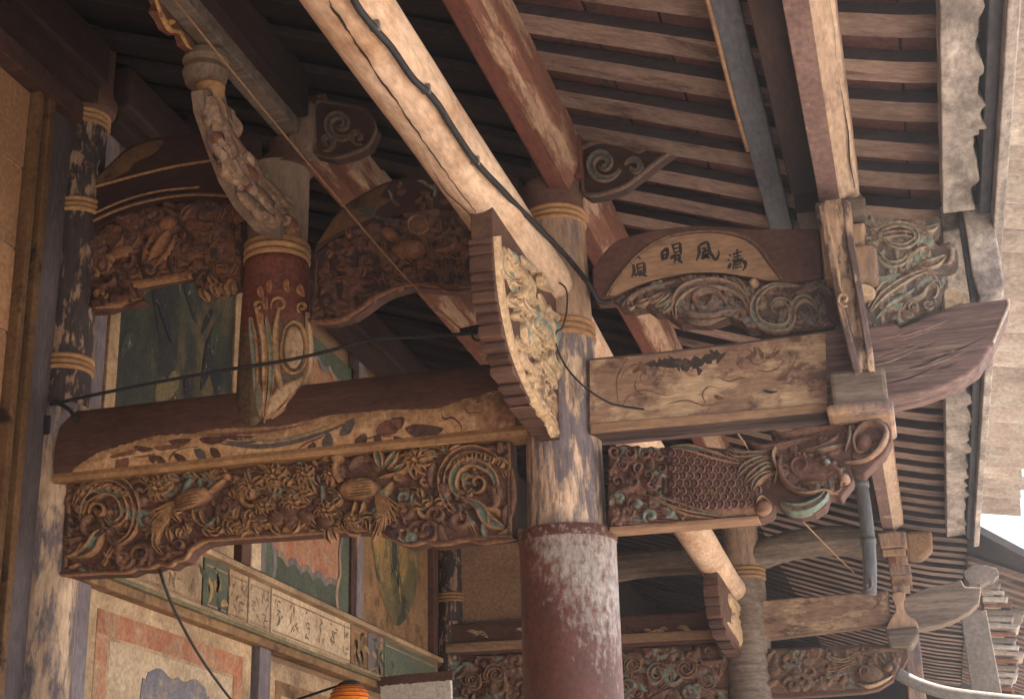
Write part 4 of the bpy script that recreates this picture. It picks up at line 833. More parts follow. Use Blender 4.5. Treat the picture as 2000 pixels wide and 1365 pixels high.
# ================================================================== BRACKETS ALONG THE PURLINS
def edge_steps(pts, n, dy, dz):
    """turn a falling edge (y, z) into a run of small steps"""
    P = smooth(pts, 8); out = []
    L_ = len(P)-1
    for i in range(n):
        a = P[int(L_*i/n)]; b = P[int(L_*(i+1)/n)]
        out += [a, (a[0]+(b[0]-a[0])*.25, a[1]+(b[1]-a[1])*.85)]
    return out+[P[-1]]
bk = thing('log_bracket', 'carved flame-like bracket with stepped underside below the end of the near log', 'bracket', (-1.03, 4.3, zc+1.6))
XR = -.988
low = [(963, 462), (968, 540), (978, 610), (1000, 700), (1040, 790), (1083, 846)]
lowp = [(PX(x, y, XR).y, PX(x, y, XR).z) for x, y in low]
st = edge_steps(lowp, 17, 0, 0)
ztop_ = zc+1.82
prof = st+[(4.35, st[-1][1]), (4.35, ztop_), (lowp[0][0], ztop_)]
prism('bracket_body', [Vector((XR, a, b)) for a, b in prof], (-.062, 0, 0), 'capital', bk, .003)
for i in range(17):     # each tread of the stepped underside
    a, b = st[2*i], st[2*i+2]
    box('step', (XR-.068, XR-.002), (min(a[0], b[0])-.008, max(a[0], b[0])+.01), (min(a[1], b[1])+.001, max(a[1], b[1])-.004), ('capital', 'beam_brown', 'step_brown')[i % 3], bk, .003)
r = Relief(sX(XR)); rd = random.Random(5)
def edge_x(y):
    for (a, b), (c, d) in zip(low, low[1:]):
        if y <= d: return a+(c-a)*(y-b)/(d-b)
    return 1083
for q in range(60):
    y = rd.uniform(480, 810); xl = edge_x(y)+8; xr_ = 1084
    if xr_-xl < 14: continue
    x = rd.uniform(xl, min(xr_-8, xl+95)); L_ = rd.uniform(34, 85); c = rd.choice(((.40, .28, .19), (.30, .20, .14), (.22, .14, .10), C_TEAL, (.30, .24, .18)))
    y2 = min(y+L_, 842); r.ribbon([(x, y), (max(edge_x(y+L_*.35)+6, x+rd.uniform(-8, 10)), y+L_*.35), (min(1083, max(edge_x(y+L_*.7)+5, x+rd.uniform(0, 26))), y+L_*.7), (min(1083, max(edge_x(y2)+4, x+rd.uniform(8, 36))), y2)], rd.uniform(8, 15), rd.uniform(.008, .024), c, (.50, .36, .23), rd.choice((GROOVE, ROUND)), (.3, .15))
for q in range(9):
    y = 520+q*32; x = min(1070, edge_x(y)+26+rd.uniform(0, 34)); r.spiral(x, y, 11, 3, rd.uniform(0, 6), rd.choice((1.1, -1.1)), 6, .022, C_PL, (.5, .36, .23))
r.ribbon([(x+5, y) for x, y in low], 10, .014, C_PL, (.5, .36, .23), taper=(1, .6), k=4)
r.build('flame_carving', bk, 'carve_pale')
# king post bracket: gnarled openwork vine
kb = thing('vine_bracket', 'gnarled openwork vine bracket reaching from the king post up into the dark', 'bracket', (-1.94, 4.3, zc+2.4))
XK = -1.935
spine = [(556, 440), (520, 400), (480, 350), (455, 300), (432, 240), (415, 185)]
def tri(px, X): return PX(px[0], px[1], X)
rd = random.Random(8)
for s_ in range(12):
    off = rd.uniform(-40, 34); pts = []
    for i, (x, y) in enumerate(spine):
        w_ = 1-.45*i/5; pts.append((x+off*w_+9*math.sin(i*1.7+s_), y+off*.35*w_+8*math.cos(i*2.1+s_)))
    a, b = rd.choice(((0, 6), (1, 6), (0, 5), (1, 5)))
    pp = smooth(pts[a:b], 7); n = len(pp)
    tube('vine_stem', [PX(x, y, XK+rd.uniform(-.02, .02)+.02*math.sin(i*.5+s_)) for i, (x, y) in enumerate(pp)], [.021+.008*math.sin(i*.9+s_) if 0 < i < n-1 else .006 for i in range(n)], 'column_tan' if s_ % 3 else 'purlin_worn', kb, 8)
r = Relief(sX(XK+.026))
for q in range(46):
    t = rd.uniform(0, 3.9); off = rd.uniform(-30, 30); pts = []
    for e in range(4):
        u = min(4.99, t+e*rd.uniform(.22, .42)); i = int(u); w_ = 1-.12*u
        pts.append((spine[i][0]+(spine[i+1][0]-spine[i][0])*(u-i)+(off+rd.uniform(-7, 7))*w_, spine[i][1]+(spine[i+1][1]-spine[i][1])*(u-i)-off*.35*w_+rd.uniform(-4, 4)))
    r.ribbon(pts, rd.uniform(10, 19), rd.uniform(.012, .032), rd.choice(((.22, .14, .105), (.15, .092, .07), (.11, .066, .055), (.18, .115, .085))), (.25, .165, .12), rd.choice((ROUND, GROOVE)), (.25, .15))
r.build('vine_leaves', kb, 'carve')
prX('vine_backing', [(560, 345), (558, 470), (520, 450), (480, 405), (450, 355), (425, 290), (400, 215), (395, 175), (438, 172), (452, 240), (470, 290), (500, 330), (530, 342)], XK+.012, -.04, 'post_grey', kb, .004)
# lotus cap and scalloped hanging ornament above it
lo = thing('lotus_cap', 'dim lotus-shaped cap at the upper end of the vine bracket', 'carving', PX(405, 150, XK))
pc = PX(402, 140, XK-.02)
lathe('cap', pc.x, pc.y, [(.03, pc.z-.055), (.062, pc.z-.045), (.072, pc.z-.01), (.060, pc.z+.015), (.074, pc.z+.03), (.068, pc.z+.055), (.04, pc.z+.065)], 'post_grey', lo, 24)
lathe('finial', pc.x+.02, pc.y, [(.02, pc.z-.11), (.04, pc.z-.09), (.045, pc.z-.06), (.03, pc.z-.04)], 'ring', lo, 20)
lathe('hanger', pc.x, pc.y, [(.025, pc.z+.06), (.025, zc+2.62)], 'post_grey', lo, 12)
sf = thing('fretted_valance', 'ochre-edged scalloped fretwork strip hanging beside the shadowed king post purlin', 'carving', PX(340, 30, -1.98))
prX('fretwork', [(296, -20), (330, -20), (352, 30), (372, 70), (392, 100), (375, 98), (362, 88), (356, 66), (344, 68), (326, 56), (318, 38), (306, 22), (312, 8)], -1.97, -.03, 'purlin_worn', sf, .004)
r = Relief(sX(-1.97)); r.ribbon([(300, -15), (312, 22), (322, 42), (334, 60), (352, 64), (368, 92), (386, 98)], 8, .008, (.36, .19, .07), (.42, .24, .10), k=4); r.ell(331, 44, 9, 6, 0, .012, (.42, .22, .07)); r.build('gilt_edge', sf)
prX('top_batten', [(280, -40), (400, -40), (400, 0), (310, -20)], -1.97, -.03, 'purlin_dark', sf, .004)

# ================================================================== NEAR TRUSS, outer side
YF = YC-.075
eb = thing('eave_beam', 'floral-painted flaking eave beam with upswept bare tail, under the lettered arch', 'beam', PY(1180, 770, YF))
EBO = [(1150, 699), (1300, 684), (1450, 666), (1600, 646), (1690, 637), (1749, 629), (1757, 640), (1800, 623), (1845, 606), (1875, 592), (1912, 588), (1968, 583), (1972, 597), (1957, 634), (1941, 671), (1934, 680), (1915, 711), (1885, 732), (1848, 751), (1795, 769), (1743, 780), (1680, 798), (1600, 806), (1400, 826), (1150, 848)]
prY('beam_timber', EBO, YF, .14, 'tail', eb, .008)
pf = [(1152, 704), (1300, 690), (1450, 672), (1600, 652), (1612, 652), (1616, 798), (1600, 800), (1400, 819), (1152, 841)]
prY('painted_face', pf, YF-.003, .004, 'beam_flake', eb, 0)
prY('lower_bead', [(1152, 826), (1400, 806), (1616, 786), (1616, 802), (1400, 824), (1152, 846)], YF-.010, .012, 'beam_tan', eb, .004)
prY('dark_patch', ragged([(1262, 711), (1300, 700), (1340, 700), (1400, 688), (1416, 696), (1395, 710), (1370, 714), (1364, 726), (1330, 716), (1318, 724), (1305, 712), (1280, 716)], 14, 3, 9, 7), YF-.0036, .0012, 'patch', eb, 0)
r = Relief(sY(YF-.003)); LN = (.16, .09, .06)
for pts in ([(1212, 745), (1222, 722), (1245, 712), (1262, 720), (1250, 738), (1262, 752), (1290, 745)], [(1245, 735), (1240, 755), (1252, 770), (1275, 775)], [(1215, 795), (1230, 772), (1260, 762), (1300, 772), (1330, 765)], [(1380, 790), (1372, 770), (1385, 755), (1410, 760)],
            [(1440, 695), (1455, 682), (1470, 690), (1466, 705), (1480, 712), (1500, 700), (1515, 680), (1520, 670)], [(1478, 722), (1500, 726), (1520, 718), (1535, 700)], [(1530, 740), (1545, 720), (1560, 690)], [(1448, 700), (1440, 712), (1452, 720)], [(1300, 790), (1340, 782), (1380, 792), (1440, 780)], [(1225, 700), (1205, 740), (1208, 790)], [(1400, 735), (1425, 745), (1450, 738), (1480, 750)]):
    r.ribbon(pts, 3, 0, LN, prof=FLAT, lift=.0012)
for x, y, a, L_ in ((1235, 728, -.8, 22), (1250, 726, -1.6, 22), (1262, 732, -2.3, 20), (1455, 700, -.6, 26), (1470, 700, -1.4, 24), (1490, 705, -2., 30), (1492, 700, -.5, 36), (1395, 772, .3, 20)):
    r.leaf(x, y, a, L_, 9, 0, rd.choice(((.30, .17, .10), (.20, .12, .08))), LN, .1, FLAT, lift=.0010)
r.ribbon([(1490, 762), (1505, 766), (1520, 764)], 6, 0, (.04, .03, .03), prof=FLAT, lift=.0012)
r.build('painted_flowers', eb, 'mural')
# drying splits along the grain of the tail
r = Relief(sY(YF)); rq = random.Random(17)
for q in range(16):
    x = rq.uniform(1700, 1860); y = rq.uniform(665, 755)-(x-1700)*.18; l = rq.uniform(30, 110)
    r.ribbon([(x, y), (x+l*.5, y-l*.13+rq.uniform(-2, 2)), (x+l, y-l*.36)], rq.uniform(1.2, 3), 0, rq.choice(((.03, .02, .02), (.30, .22, .19))), prof=FLAT, lift=.001, taper=(.2, .1))
r.build('drying_splits', eb, 'mural')
# end grain rim of the tail
r = Relief(sY(YF)); r.ribbon([(1968, 585), (1969, 598), (1954, 634), (1939, 669)], 7, .004, (.46, .40, .36), taper=(1, 1)); r.build('tail_edge', eb, 'carve_pale')
# block under the beam, on the fish's head
bb = thing('bearing_block', 'square bearing block with rounded lower lip between fish head and eave beam', 'block', PY(1680, 810, YC))
pA, pB = PY(1626, 795, YC-.16), PY(1728, 716, YC-.16)
box('block', (pA.x, pB.x), (YC-.17, YC+.14), (pA.z, pB.z), 'grey_wood', bb, .012)
box('lip', (pA.x-.018, pB.x+.012), (YC-.185, YC+.155), (pA.z-.028, pA.z+.002), 'column_tan', bb, .013)
# lettered arch
YR = YC-.045
archlow = [(1158, 582), (1203, 578), (1250, 556), (1306, 540), (1360, 532), (1420, 534), (1484, 546), (1540, 551), (1606, 541)]
archtop = [(1600, 446), (1534, 447), (1460, 446), (1400, 441), (1345, 441), (1290, 447), (1240, 458), (1195, 476), (1156, 524)]
ar = thing('lettered_arch', 'bow-shaped beam with tan field and four black brushed characters', 'beam', PY(1180, 580, YR))
prY('bow', smooth(archtop, 4)+smooth(archlow, 4), YR, .10, 'arch_brown', ar, .006)
tf = smooth([(1190, 576), (1208, 545), (1240, 508), (1285, 474), (1335, 460), (1390, 456), (1440, 464), (1475, 485), (1500, 518), (1522, 546)], 5)+smooth([(1500, 548), (1460, 540), (1400, 532), (1340, 534), (1280, 546), (1235, 561), (1200, 577)], 5)
prY('painted_field', tf, YR-.003, .004, 'beam_tan', ar, 0)
r = Relief(sY(YR-.003)); r.ribbon([(1184, 578), (1205, 545), (1240, 503), (1285, 470), (1335, 455), (1390, 451), (1445, 459), (1482, 482), (1508, 518), (1528, 547)], 5, .004, (.16, .10, .07), taper=(1, 1)); r.build('field_edge', ar)
Z4 = lambda x, y: (1150+x/3.593, 400+y/3.593)
CH = [  # brush strokes traced from the four characters, in enlarged-detail coordinates
 [[(345, 368), (368, 382)], [(312, 420), (318, 470), (300, 512)], [(335, 425), (390, 405)], [(340, 425), (345, 480)], [(388, 408), (392, 470), (385, 490)], [(345, 448), (385, 436)], [(348, 470), (385, 460)], [(322, 500), (360, 480), (392, 498), (412, 500)], [(352, 500), (380, 490)]],
 [[(512, 330), (520, 380), (512, 385)], [(515, 335), (550, 310), (548, 370), (515, 385)], [(520, 355), (548, 345)], [(580, 290), (640, 268)], [(590, 290), (600, 340)], [(640, 270), (645, 330), (655, 340)], [(595, 312), (640, 300)], [(600, 338), (645, 325)], [(575, 380), (600, 360), (650, 350)], [(610, 365), (600, 412)], [(640, 360), (635, 390), (660, 410)], [(600, 390), (635, 380)]],
 [[(770, 290), (775, 340), (755, 395)], [(775, 290), (830, 265), (850, 330), (890, 385), (912, 350), (910, 320)], [(795, 310), (825, 300)], [(800, 330), (840, 318)], [(800, 330), (805, 360), (838, 350), (835, 320)], [(790, 380), (820, 365), (845, 372)], [(818, 305), (822, 375)], [(840, 370), (850, 380)]],
 [[(985, 350), (1000, 365)], [(975, 385), (990, 395)], [(980, 450), (990, 425), (1000, 410)], [(1010, 350), (1075, 330)], [(1015, 372), (1070, 358)], [(1005, 395), (1085, 375)], [(1042, 315), (1045, 395)], [(1020, 405), (1010, 460)], [(1020, 408), (1080, 395), (1100, 430), (1080, 462)], [(1025, 425), (1075, 415)], [(1022, 445), (1078, 435)], [(1095, 390), (1112, 420)]]]
for c in CH:
    r = Relief(sY(YR-.003))
    for s_ in c: r.ribbon([Z4(*p) for p in s_], 6.6, 0, (.022, .016, .016), prof=FLAT, taper=(.7, .35), k=4, lift=.0013)
    r.build('brushed_character', ar, 'ink')
# carved scroll board under the arch
outR = [(x, y+7) for x, y in smooth(archlow[1:], 4)]+[(1622, 552), (1632, 640), (1560, 648), (1512, 650), (1484, 642), (1462, 645), (1448, 632), (1425, 622), (1405, 628), (1381, 634), (1350, 632), (1330, 636), (1311, 622), (1298, 612), (1280, 612), (1262, 600), (1235, 606), (1214, 604), (1203, 592)]
cr = thing('scroll_board', 'carved grey-brown scroll board with teal curl beneath the lettered arch', 'carving', PY(1205, 592, YR))
prY('board', outR, YR+.012, .06, 'capital', cr, .004)
sg_ = (.17, .12, .105); oc_ = (.30, .21, .155)
carved_ground('carved_field', cr, [(x, y-1) for x, y in outR], YR+.012, [sg_, (.10, .07, .065), (.13, .15, .15), sg_], (.22, .15, .12), 8, 90, .014, (8, 18), 2.6, (4, 8), base=(.09, .062, .058))
fig_strokes(cr, [('r', ([(1320, 625), (1318, 595), (1340, 568), (1380, 556), (1425, 562), (1455, 585), (1468, 615), (1480, 636)], 22, .026, sg_, oc_, GROOVE)), ('r', ([(1420, 600), (1405, 575), (1378, 568), (1358, 580), (1362, 598), (1380, 602), (1384, 588)], 15, .03, sg_, oc_)), ('r', ([(1330, 600), (1350, 615), (1390, 618), (1425, 608), (1450, 615)], 14, .026, sg_, oc_)),
                 ('r', ([(1345, 628), (1380, 630), (1420, 620)], 10, .02, sg_, oc_)), ('r', ([(1430, 545), (1448, 560), (1462, 585)], 12, .024, sg_, oc_, GROOVE)), ('e', (1473, 556, 11, 10, 0, .03, (.36, .25, .17), oc_))], YR+.012, 'leaf_scroll')
fig_strokes(cr, [('r', ([(1215, 598), (1240, 578), (1275, 562), (1320, 550)], 12, .02, sg_, oc_)), ('l', (1265, 590, -.5, 40, 14, .024, (.22, .14, .09), oc_)), ('l', (1280, 600, -.7, 44, 14, .024, C_TEAL, oc_)), ('l', (1240, 596, -.4, 36, 12, .022, sg_, oc_)), ('l', (1295, 612, -1., 40, 13, .024, C_TEAL, oc_)), ('s', (1232, 596, 9, 3, 0, 1.1, 6, .02, sg_, oc_)), ('s', (1256, 592, 9, 3, 1, 1.1, 6, .02, sg_, oc_))], YR+.012, 'leaf_spray')
fig_strokes(cr, [('r', ([(1560, 560), (1510, 560), (1478, 585), (1475, 620), (1500, 642), (1540, 640), (1548, 610), (1535, 590), (1515, 590), (1508, 605), (1520, 615)], 17, .026, C_TEAL, oc_, GROOVE)), ('r', ([(1550, 640), (1552, 600), (1570, 585), (1590, 595), (1600, 620)], 15, .024, (.13, .14, .13), oc_, GROOVE)), ('r', ([(1600, 560), (1570, 570), (1550, 575)], 10, .02, sg_, oc_))], YR+.012, 'teal_curl')
# post, plug and carved dragon end above the tail
st_ = thing('bracket_stack', 'stacked post and plugs carrying the mauve purlin above the eave beam', 'post', PY(1640, 640, YC))
pz = PY(1640, 642, YC).z
box('post', (-.155, -.045), (YC-.03, YC+.08), (pz, zc+1.93), 'capital', st_, .006)
box('head_block', (-.165, -.015), (YC-.14, YC+.10), (zc+1.935, zc+1.995), 'grey_wood', st_, .010)
prY('carved_corbel', [(1600, 442), (1690, 434), (1686, 470), (1664, 478), (1655, 545), (1612, 545)], YC-.10, .08, 'column_tan', st_, .008)
prY('plug', [(1652, 482), (1700, 474), (1712, 482), (1716, 545), (1660, 548)], YC-.12, .16, 'column_tan', st_, .012)
prY('pale_corbel', smooth([(1660, 562), (1680, 552), (1705, 560), (1708, 572), (1690, 578), (1662, 575)], 3, True), YC-.10, .1, 'cream_pale', st_, .006)
hb = thing('hanging_bracket', 'narrow hollowed bracket hanging below the mauve purlin down to the bearing block', 'bracket', (-.1, 4.3, zc+1.45))
zb0 = PY(1686, 742, YC-.19).z
hp = [(4.36, zc+1.935), (4.05, zc+1.935), (4.08, zc+1.89), (4.13, zc+1.82), (4.17, zc+1.74), (4.19, zc+1.66), (4.215, zc+1.58), (4.225, zc+1.50), (4.26, zb0), (4.36, zb0)]
for xx in ((-.150, -.125), (-.082, -.058)):
    prism('cheek', [Vector((xx[0]+(.035 if b < zc+1.6 else .012*0), a, b)) for a, b in hp], (xx[1]-xx[0], 0, 0), 'column_tan', hb, .005) if False else None
v = []; f = []
rows = [(4.20, 1.93, -.150, -.058), (4.205, 1.86, -.147, -.060), (4.21, 1.79, -.142, -.060), (4.215, 1.71, -.134, -.054), (4.225, 1.63, -.128, -.050), (4.235, 1.55, -.118, -.046), (4.25, 1.47, -.108, -.042), (4.262, 1.42, -.100, -.042)]
for yy, zz, xa, xb in rows:
    m1, m2 = xa+.018, xb-.018; dp = .05*math.sin(math.pi*min(1, max(0, (1.80-zz)/.36)))
    v += [Vector((xa, 4.40, zc+zz)), Vector((xa, yy, zc+zz)), Vector((m1, yy-.004, zc+zz)), Vector((m1+.004, yy+dp, zc+zz+.01)), Vector((m2-.004, yy+dp, zc+zz+.01)), Vector((m2, yy-.004, zc+zz)), Vector((xb, yy, zc+zz)), Vector((xb, 4.40, zc+zz))]
for i in range(len(rows)-1):
    for j in range(8): f.append((8*i+j, 8*i+(j+1) % 8, 8*i+8+(j+1) % 8, 8*i+8+j))
f += [tuple(range(8)), tuple(range(8*len(rows)-8, 8*len(rows)))]
part('bracket_body', v, f, 'bracket_worn', hb, .003)
r = Relief(sY(4.222)); r.spiral(1648, 585, 15, 4, 1, 1.1, 7, .012, (.34, .24, .17), (.46, .34, .24)); r.ribbon([(1622, 470), (1632, 510), (1640, 560), (1650, 580)], 9, .012, (.34, .22, .16), (.46, .34, .24))
r.build('curl', hb, 'carve_pale')
dr = thing('dragon_end', 'pale teal carved dragon curls above the upswept beam tail', 'carving', PY(1720, 640, YC))
YD = YC-.04
OUTD = smooth([(1690, 436), (1720, 428), (1760, 427), (1795, 434), (1812, 428), (1834, 424), (1836, 445), (1824, 462), (1832, 480), (1850, 474), (1864, 480), (1872, 500), (1866, 520), (1846, 530), (1852, 548), (1842, 568), (1836, 592), (1806, 612), (1757, 636), (1749, 629), (1690, 638)], 3, True)
prY('board', OUTD, YD, .06, 'grey_wood', dr, .004)
dg, do, dt = (.24, .20, .17), (.36, .28, .22), (.20, .26, .235)
carved_ground('carved_field', dr, OUTD, YD, [dg, dt, (.16, .13, .12)], do, 9, 90, .016, (7, 16), 2.6, (4, 8), base=(.15, .125, .12))
fig_strokes(dr, [('r', ([(1700, 450), (1740, 440), (1780, 448), (1790, 470), (1765, 485), (1735, 478), (1730, 462), (1750, 456)], 13, .022, dt, do, GROOVE)), ('r', ([(1700, 470), (1715, 500), (1735, 520), (1765, 515), (1775, 495), (1760, 488)], 14, .024, dt, do, GROOVE)), ('r', ([(1780, 500), (1800, 488), (1826, 486)], 10, .02, do)), ('l', (1790, 520, -.35, 64, 22, .024, dg, do)), ('r', ([(1845, 480), (1858, 492), (1856, 512), (1842, 518)], 13, .022, dg, do))], YD, 'dragon_body')
fig_strokes(dr, [('r', ([(1700, 610), (1725, 580), (1760, 555), (1800, 535), (1840, 535)], 15, .024, dg, do, GROOVE)), ('r', ([(1710, 625), (1740, 595), (1775, 575), (1790, 560)], 10, .02, dt, do)), ('r', ([(1760, 610), (1775, 590), (1800, 580), (1815, 560), (1830, 562), (1828, 580), (1812, 585)], 11, .022, dg, do)), ('s', (1812, 598, 11, 3, 0, 1.1, 7, .02, dg, do)), ('s', (1785, 600, 12, 3, 2, 1.1, 7, .02, dg, do)), ('r', ([(1698, 540), (1730, 545), (1760, 535)], 10, .02, dt, do)), ('s', (1826, 560, 12, 3, 1, -1.1, 6, .02, dg, do)), ('r', ([(1695, 600), (1720, 560), (1745, 545)], 8, .02, do))], YD, 'mane')
fig_strokes(dr, [('r', ([(1722, 440+q*9), (1760, 434+q*9), (1800, 444+q*8)], 3.5, .010, do)) for q in range(4)]+[('l', (1806, 450, -.4, 30, 12, .018, dt, do))], YD-.012, 'scales')
# eave strut standing on the tail tip
es = thing('eave_strut', 'blue-grey strut block between upswept tail and flaking eave purlin', 'post', PY(1915, 575, YC))
prY('strut', [(1878, 398), (1934, 398), (1950, 480), (1962, 560), (1912, 576), (1900, 540), (1890, 470)], YC-.04, .10, 'plaster', es, .006)
prY('shade_strip', [(1868, 400), (1882, 400), (1908, 578), (1896, 582)], YC-.01, .06, 'blue_board', es, .004)  # dark strip drawn where only a shaded gap shows beside the strut
prY('pale_wedge', [(1842, 562), (1862, 566), (1890, 574), (1880, 590), (1845, 605)], YC-.01, .06, 'cream_pale', es, .004)
# fish-dragon bracket
FISH = [(1189, 867), (1205, 872), (1218, 866), (1234, 871), (1245, 868), (1258, 876), (1270, 870), (1284, 874), (1324, 869), (1384, 872), (1418, 876), (1425, 866), (1436, 880), (1458, 885), (1476, 880), (1456, 866), (1455, 859), (1466, 858), (1480, 866), (1502, 866), (1514, 856), (1503, 848), (1504, 841), (1512, 840), (1520, 847), (1545, 844), (1575, 834), (1612, 826), (1650, 820), (1700, 816), (1730, 822), (1741, 838), (1741, 860), (1729, 884), (1702, 910), (1687, 925), (1672, 921), (1660, 912), (1668, 935), (1660, 948), (1650, 960), (1643, 973), (1630, 966), (1618, 968), (1613, 988), (1592, 1002), (1564, 1007), (1538, 1000), (1520, 986), (1512, 984), (1508, 1003), (1484, 1014), (1420, 1018), (1360, 1023), (1280, 1029), (1196, 1036), (1186, 1030)]
fs = thing('fish_bracket', 'carved brown fish-dragon bracket with scales and teal fins under the eave beam', 'carving', PY(1200, 1030, YC))
YS = YC-.05
prY('body', FISH, YS, .09, 'beam_brown', fs, .006)
FB, FO = (.135, .068, .060), (.28, .17, .115)
carved_ground('carved_field', fs, [(1190, 872), (1240, 874), (1300, 880), (1320, 900), (1312, 980), (1340, 1004), (1400, 1014), (1192, 1030)], YS, [FB, C_DK, (.17, .09, .07), C_TEAL], FO, 12, 90, .026, (7, 15), 2.4, (4, 9)); carved_ground('carved_mane', fs, [(1470, 872), (1530, 856), (1600, 836), (1660, 826), (1725, 830), (1735, 855), (1690, 905), (1655, 912), (1600, 880), (1530, 895), (1500, 960), (1480, 900)], YS, [FB, FB, (.18, .10, .08)], FO, 13, 60, .018, (7, 16), 2.4, (4, 8))
r = Relief(sY(YS))
bodyp = [(1308, 885), (1360, 878), (1420, 884), (1468, 895), (1478, 930), (1480, 965), (1500, 985), (1490, 1004), (1420, 1010), (1360, 1005), (1318, 985), (1304, 930)]
r.dome(smooth(bodyp, 4, True), .020, FB, FO)
for row in range(8):
    for c in range(12):
        x = 1314+c*14.5+(row % 2)*7+2.2*noise.noise((row*3.1, c*2.7, 0)); y = 894+row*13.4+(c-6)*(.9-.25*row)+2.2*noise.noise((row*2.1, c*1.7, 7))
        if x > 1486-(abs(row-6)*3) or y > 1004: continue
        r.spiral(x, y, 8.2, 8, -1.5, .46, 4.2, .013, (.22, .125, .095), (.18, .10, .08), lift=.018, n=8, taper=(.7, .7)); r.ell(x-1, y, 8, 8, 0, .010, (.11, .055, .05), (.085, .045, .042), 10, .016)
r.build('scales', fs)
fig_strokes(fs, [('r', ([(1310, 876), (1350, 880), (1390, 892), (1440, 905), (1470, 900)], 17, .04, C_TEAL, FO, GROOVE)), ('r', ([(1420, 880), (1440, 892), (1480, 890), (1505, 880)], 13, .04, C_TEAL, FO, GROOVE)), ('r', ([(1440, 935), (1460, 915), (1490, 900), (1512, 895)], 14, .045, C_TEAL, FO, GROOVE)), ('r', ([(1455, 948), (1475, 930), (1500, 912), (1514, 915)], 14, .048, C_TEAL, FO, GROOVE)), ('r', ([(1470, 965), (1480, 945), (1500, 930), (1520, 925)], 13, .048, C_TEAL, FO, GROOVE)),
                 ('r', ([(1270, 975), (1310, 985), (1360, 1000), (1420, 1010)], 14, .035, C_TEAL, FO, GROOVE)), ('r', ([(1256, 965), (1300, 985), (1340, 1006), (1400, 1014)], 9, .03, FO))], YS, 'fin')
fig_strokes(fs, [('e', (1492, 994, 18, 14, -.4, .05, (.16, .075, .05), FO)), ('r', ([(1478, 990), (1490, 975), (1508, 985)], 8, .05, FO))], YS, 'pectoral_fin')
fig_strokes(fs, [('e', (1582, 922, 56, 30, .12, .034, FB, (.19, .105, .085), 22)), ('s', (1566, 914, 24, 7, 1.2, 1.2, 7, .048, FB, FO)), ('r', ([(1590, 900), (1610, 905), (1632, 920)], 9, .05, FB, FO)), ('r', ([(1560, 945), (1590, 948), (1620, 942)], 8, .045, FB, FO)), ('r', ([(1580, 930), (1605, 932), (1625, 934)], 6, .05, FB, FO)), ('r', ([(1528, 890), (1524, 920), (1540, 950), (1570, 962), (1600, 960)], 13, .06, FB, FO)), ('r', ([(1600, 905), (1625, 915), (1645, 935), (1640, 960)], 16, .06, FB, FO)), ('e', (1618, 912, 9, 6, .2, .082, C_TEAL, FO)), ('e', (1650, 938, 12, 10, 0, .05, (.30, .19, .14), FO)), ('r', ([(1548, 962), (1580, 968), (1612, 962), (1638, 966)], 9, .05, FO)), ('r', ([(1520, 870), (1512, 895), (1520, 920), (1512, 945)], 9, .05, (.34, .22, .15)))], YS, 'head')
carved_ground('head_carving', fs, [(1522, 890), (1560, 884), (1610, 890), (1650, 912), (1662, 935), (1640, 966), (1600, 962), (1560, 965), (1528, 945)], YS-.008, [FB, FB, (.19, .115, .09), (.13, .14, .12)], FO, 19, 42, .024, (7, 16), 2.2, (3.5, 7))
fig_strokes(fs, [('r', ([(1525, 985), (1550, 998), (1580, 995), (1605, 980), (1616, 964)], 20, .05, (.34, .24, .15), C_TEAL, GROOVE, (.3, .5)))], YS, 'barbel')
fig_strokes(fs, [('r', ([(1462, 864), (1490, 876), (1530, 872), (1565, 862), (1600, 855)], 14, .04, FB, FO)), ('r', ([(1510, 846), (1535, 852), (1570, 844), (1610, 838), (1650, 834)], 14, .04, FB, FO)), ('r', ([(1560, 884), (1600, 878), (1630, 862), (1640, 845)], 12, .045, FB, FO)), ('r', ([(1590, 885), (1620, 880), (1648, 870)], 10, .045, (.17, .15, .12), FO))], YS, 'mane')
fig_strokes(fs, [('r', ([(1650, 905), (1690, 900), (1720, 875), (1730, 845), (1712, 828), (1685, 835), (1668, 860), (1675, 885), (1695, 880), (1702, 862)], 15, .045, (.17, .11, .09), FO)), ('e', (1688, 866, 16, 18, 0, .04, FB, FO)), ('r', ([(1660, 830), (1660, 860), (1650, 885)], 12, .045, (.16, .13, .11), FO))], YS, 'horn_curl')
r = Relief(sY(YS)); rd = random.Random(31)
for x, y, R_ in ((1202, 885, 15), (1232, 888, 15), (1262, 890, 13), (1286, 892, 12), (1218, 912, 14), (1250, 915, 14), (1295, 918, 12), (1208, 942, 14), (1240, 945, 13), (1275, 950, 12), (1212, 972, 15), (1240, 985, 14), (1268, 930, 11)):
    r.spiral(x, y, R_, 3, rd.uniform(0, 6), rd.choice((1.2, -1.2)), R_*.5, .03, FB, FO); r.ell(x, y, R_*.6, R_*.55, 0, .02, C_DK, FB, 10)
for q in range(5): r.ribbon([(1196, 1000+q*6), (1240, 990+q*8), (1290, 1000+q*6), (1350, 1016+q*1.5)], 6, .02, FB, FO)
r.build('tail_curls', fs)
prY('lower_rail', [(1190, 1028), (1480, 1006), (1482, 1014), (1190, 1037)], YS-.012, .08, 'beam_tan', fs, .003)

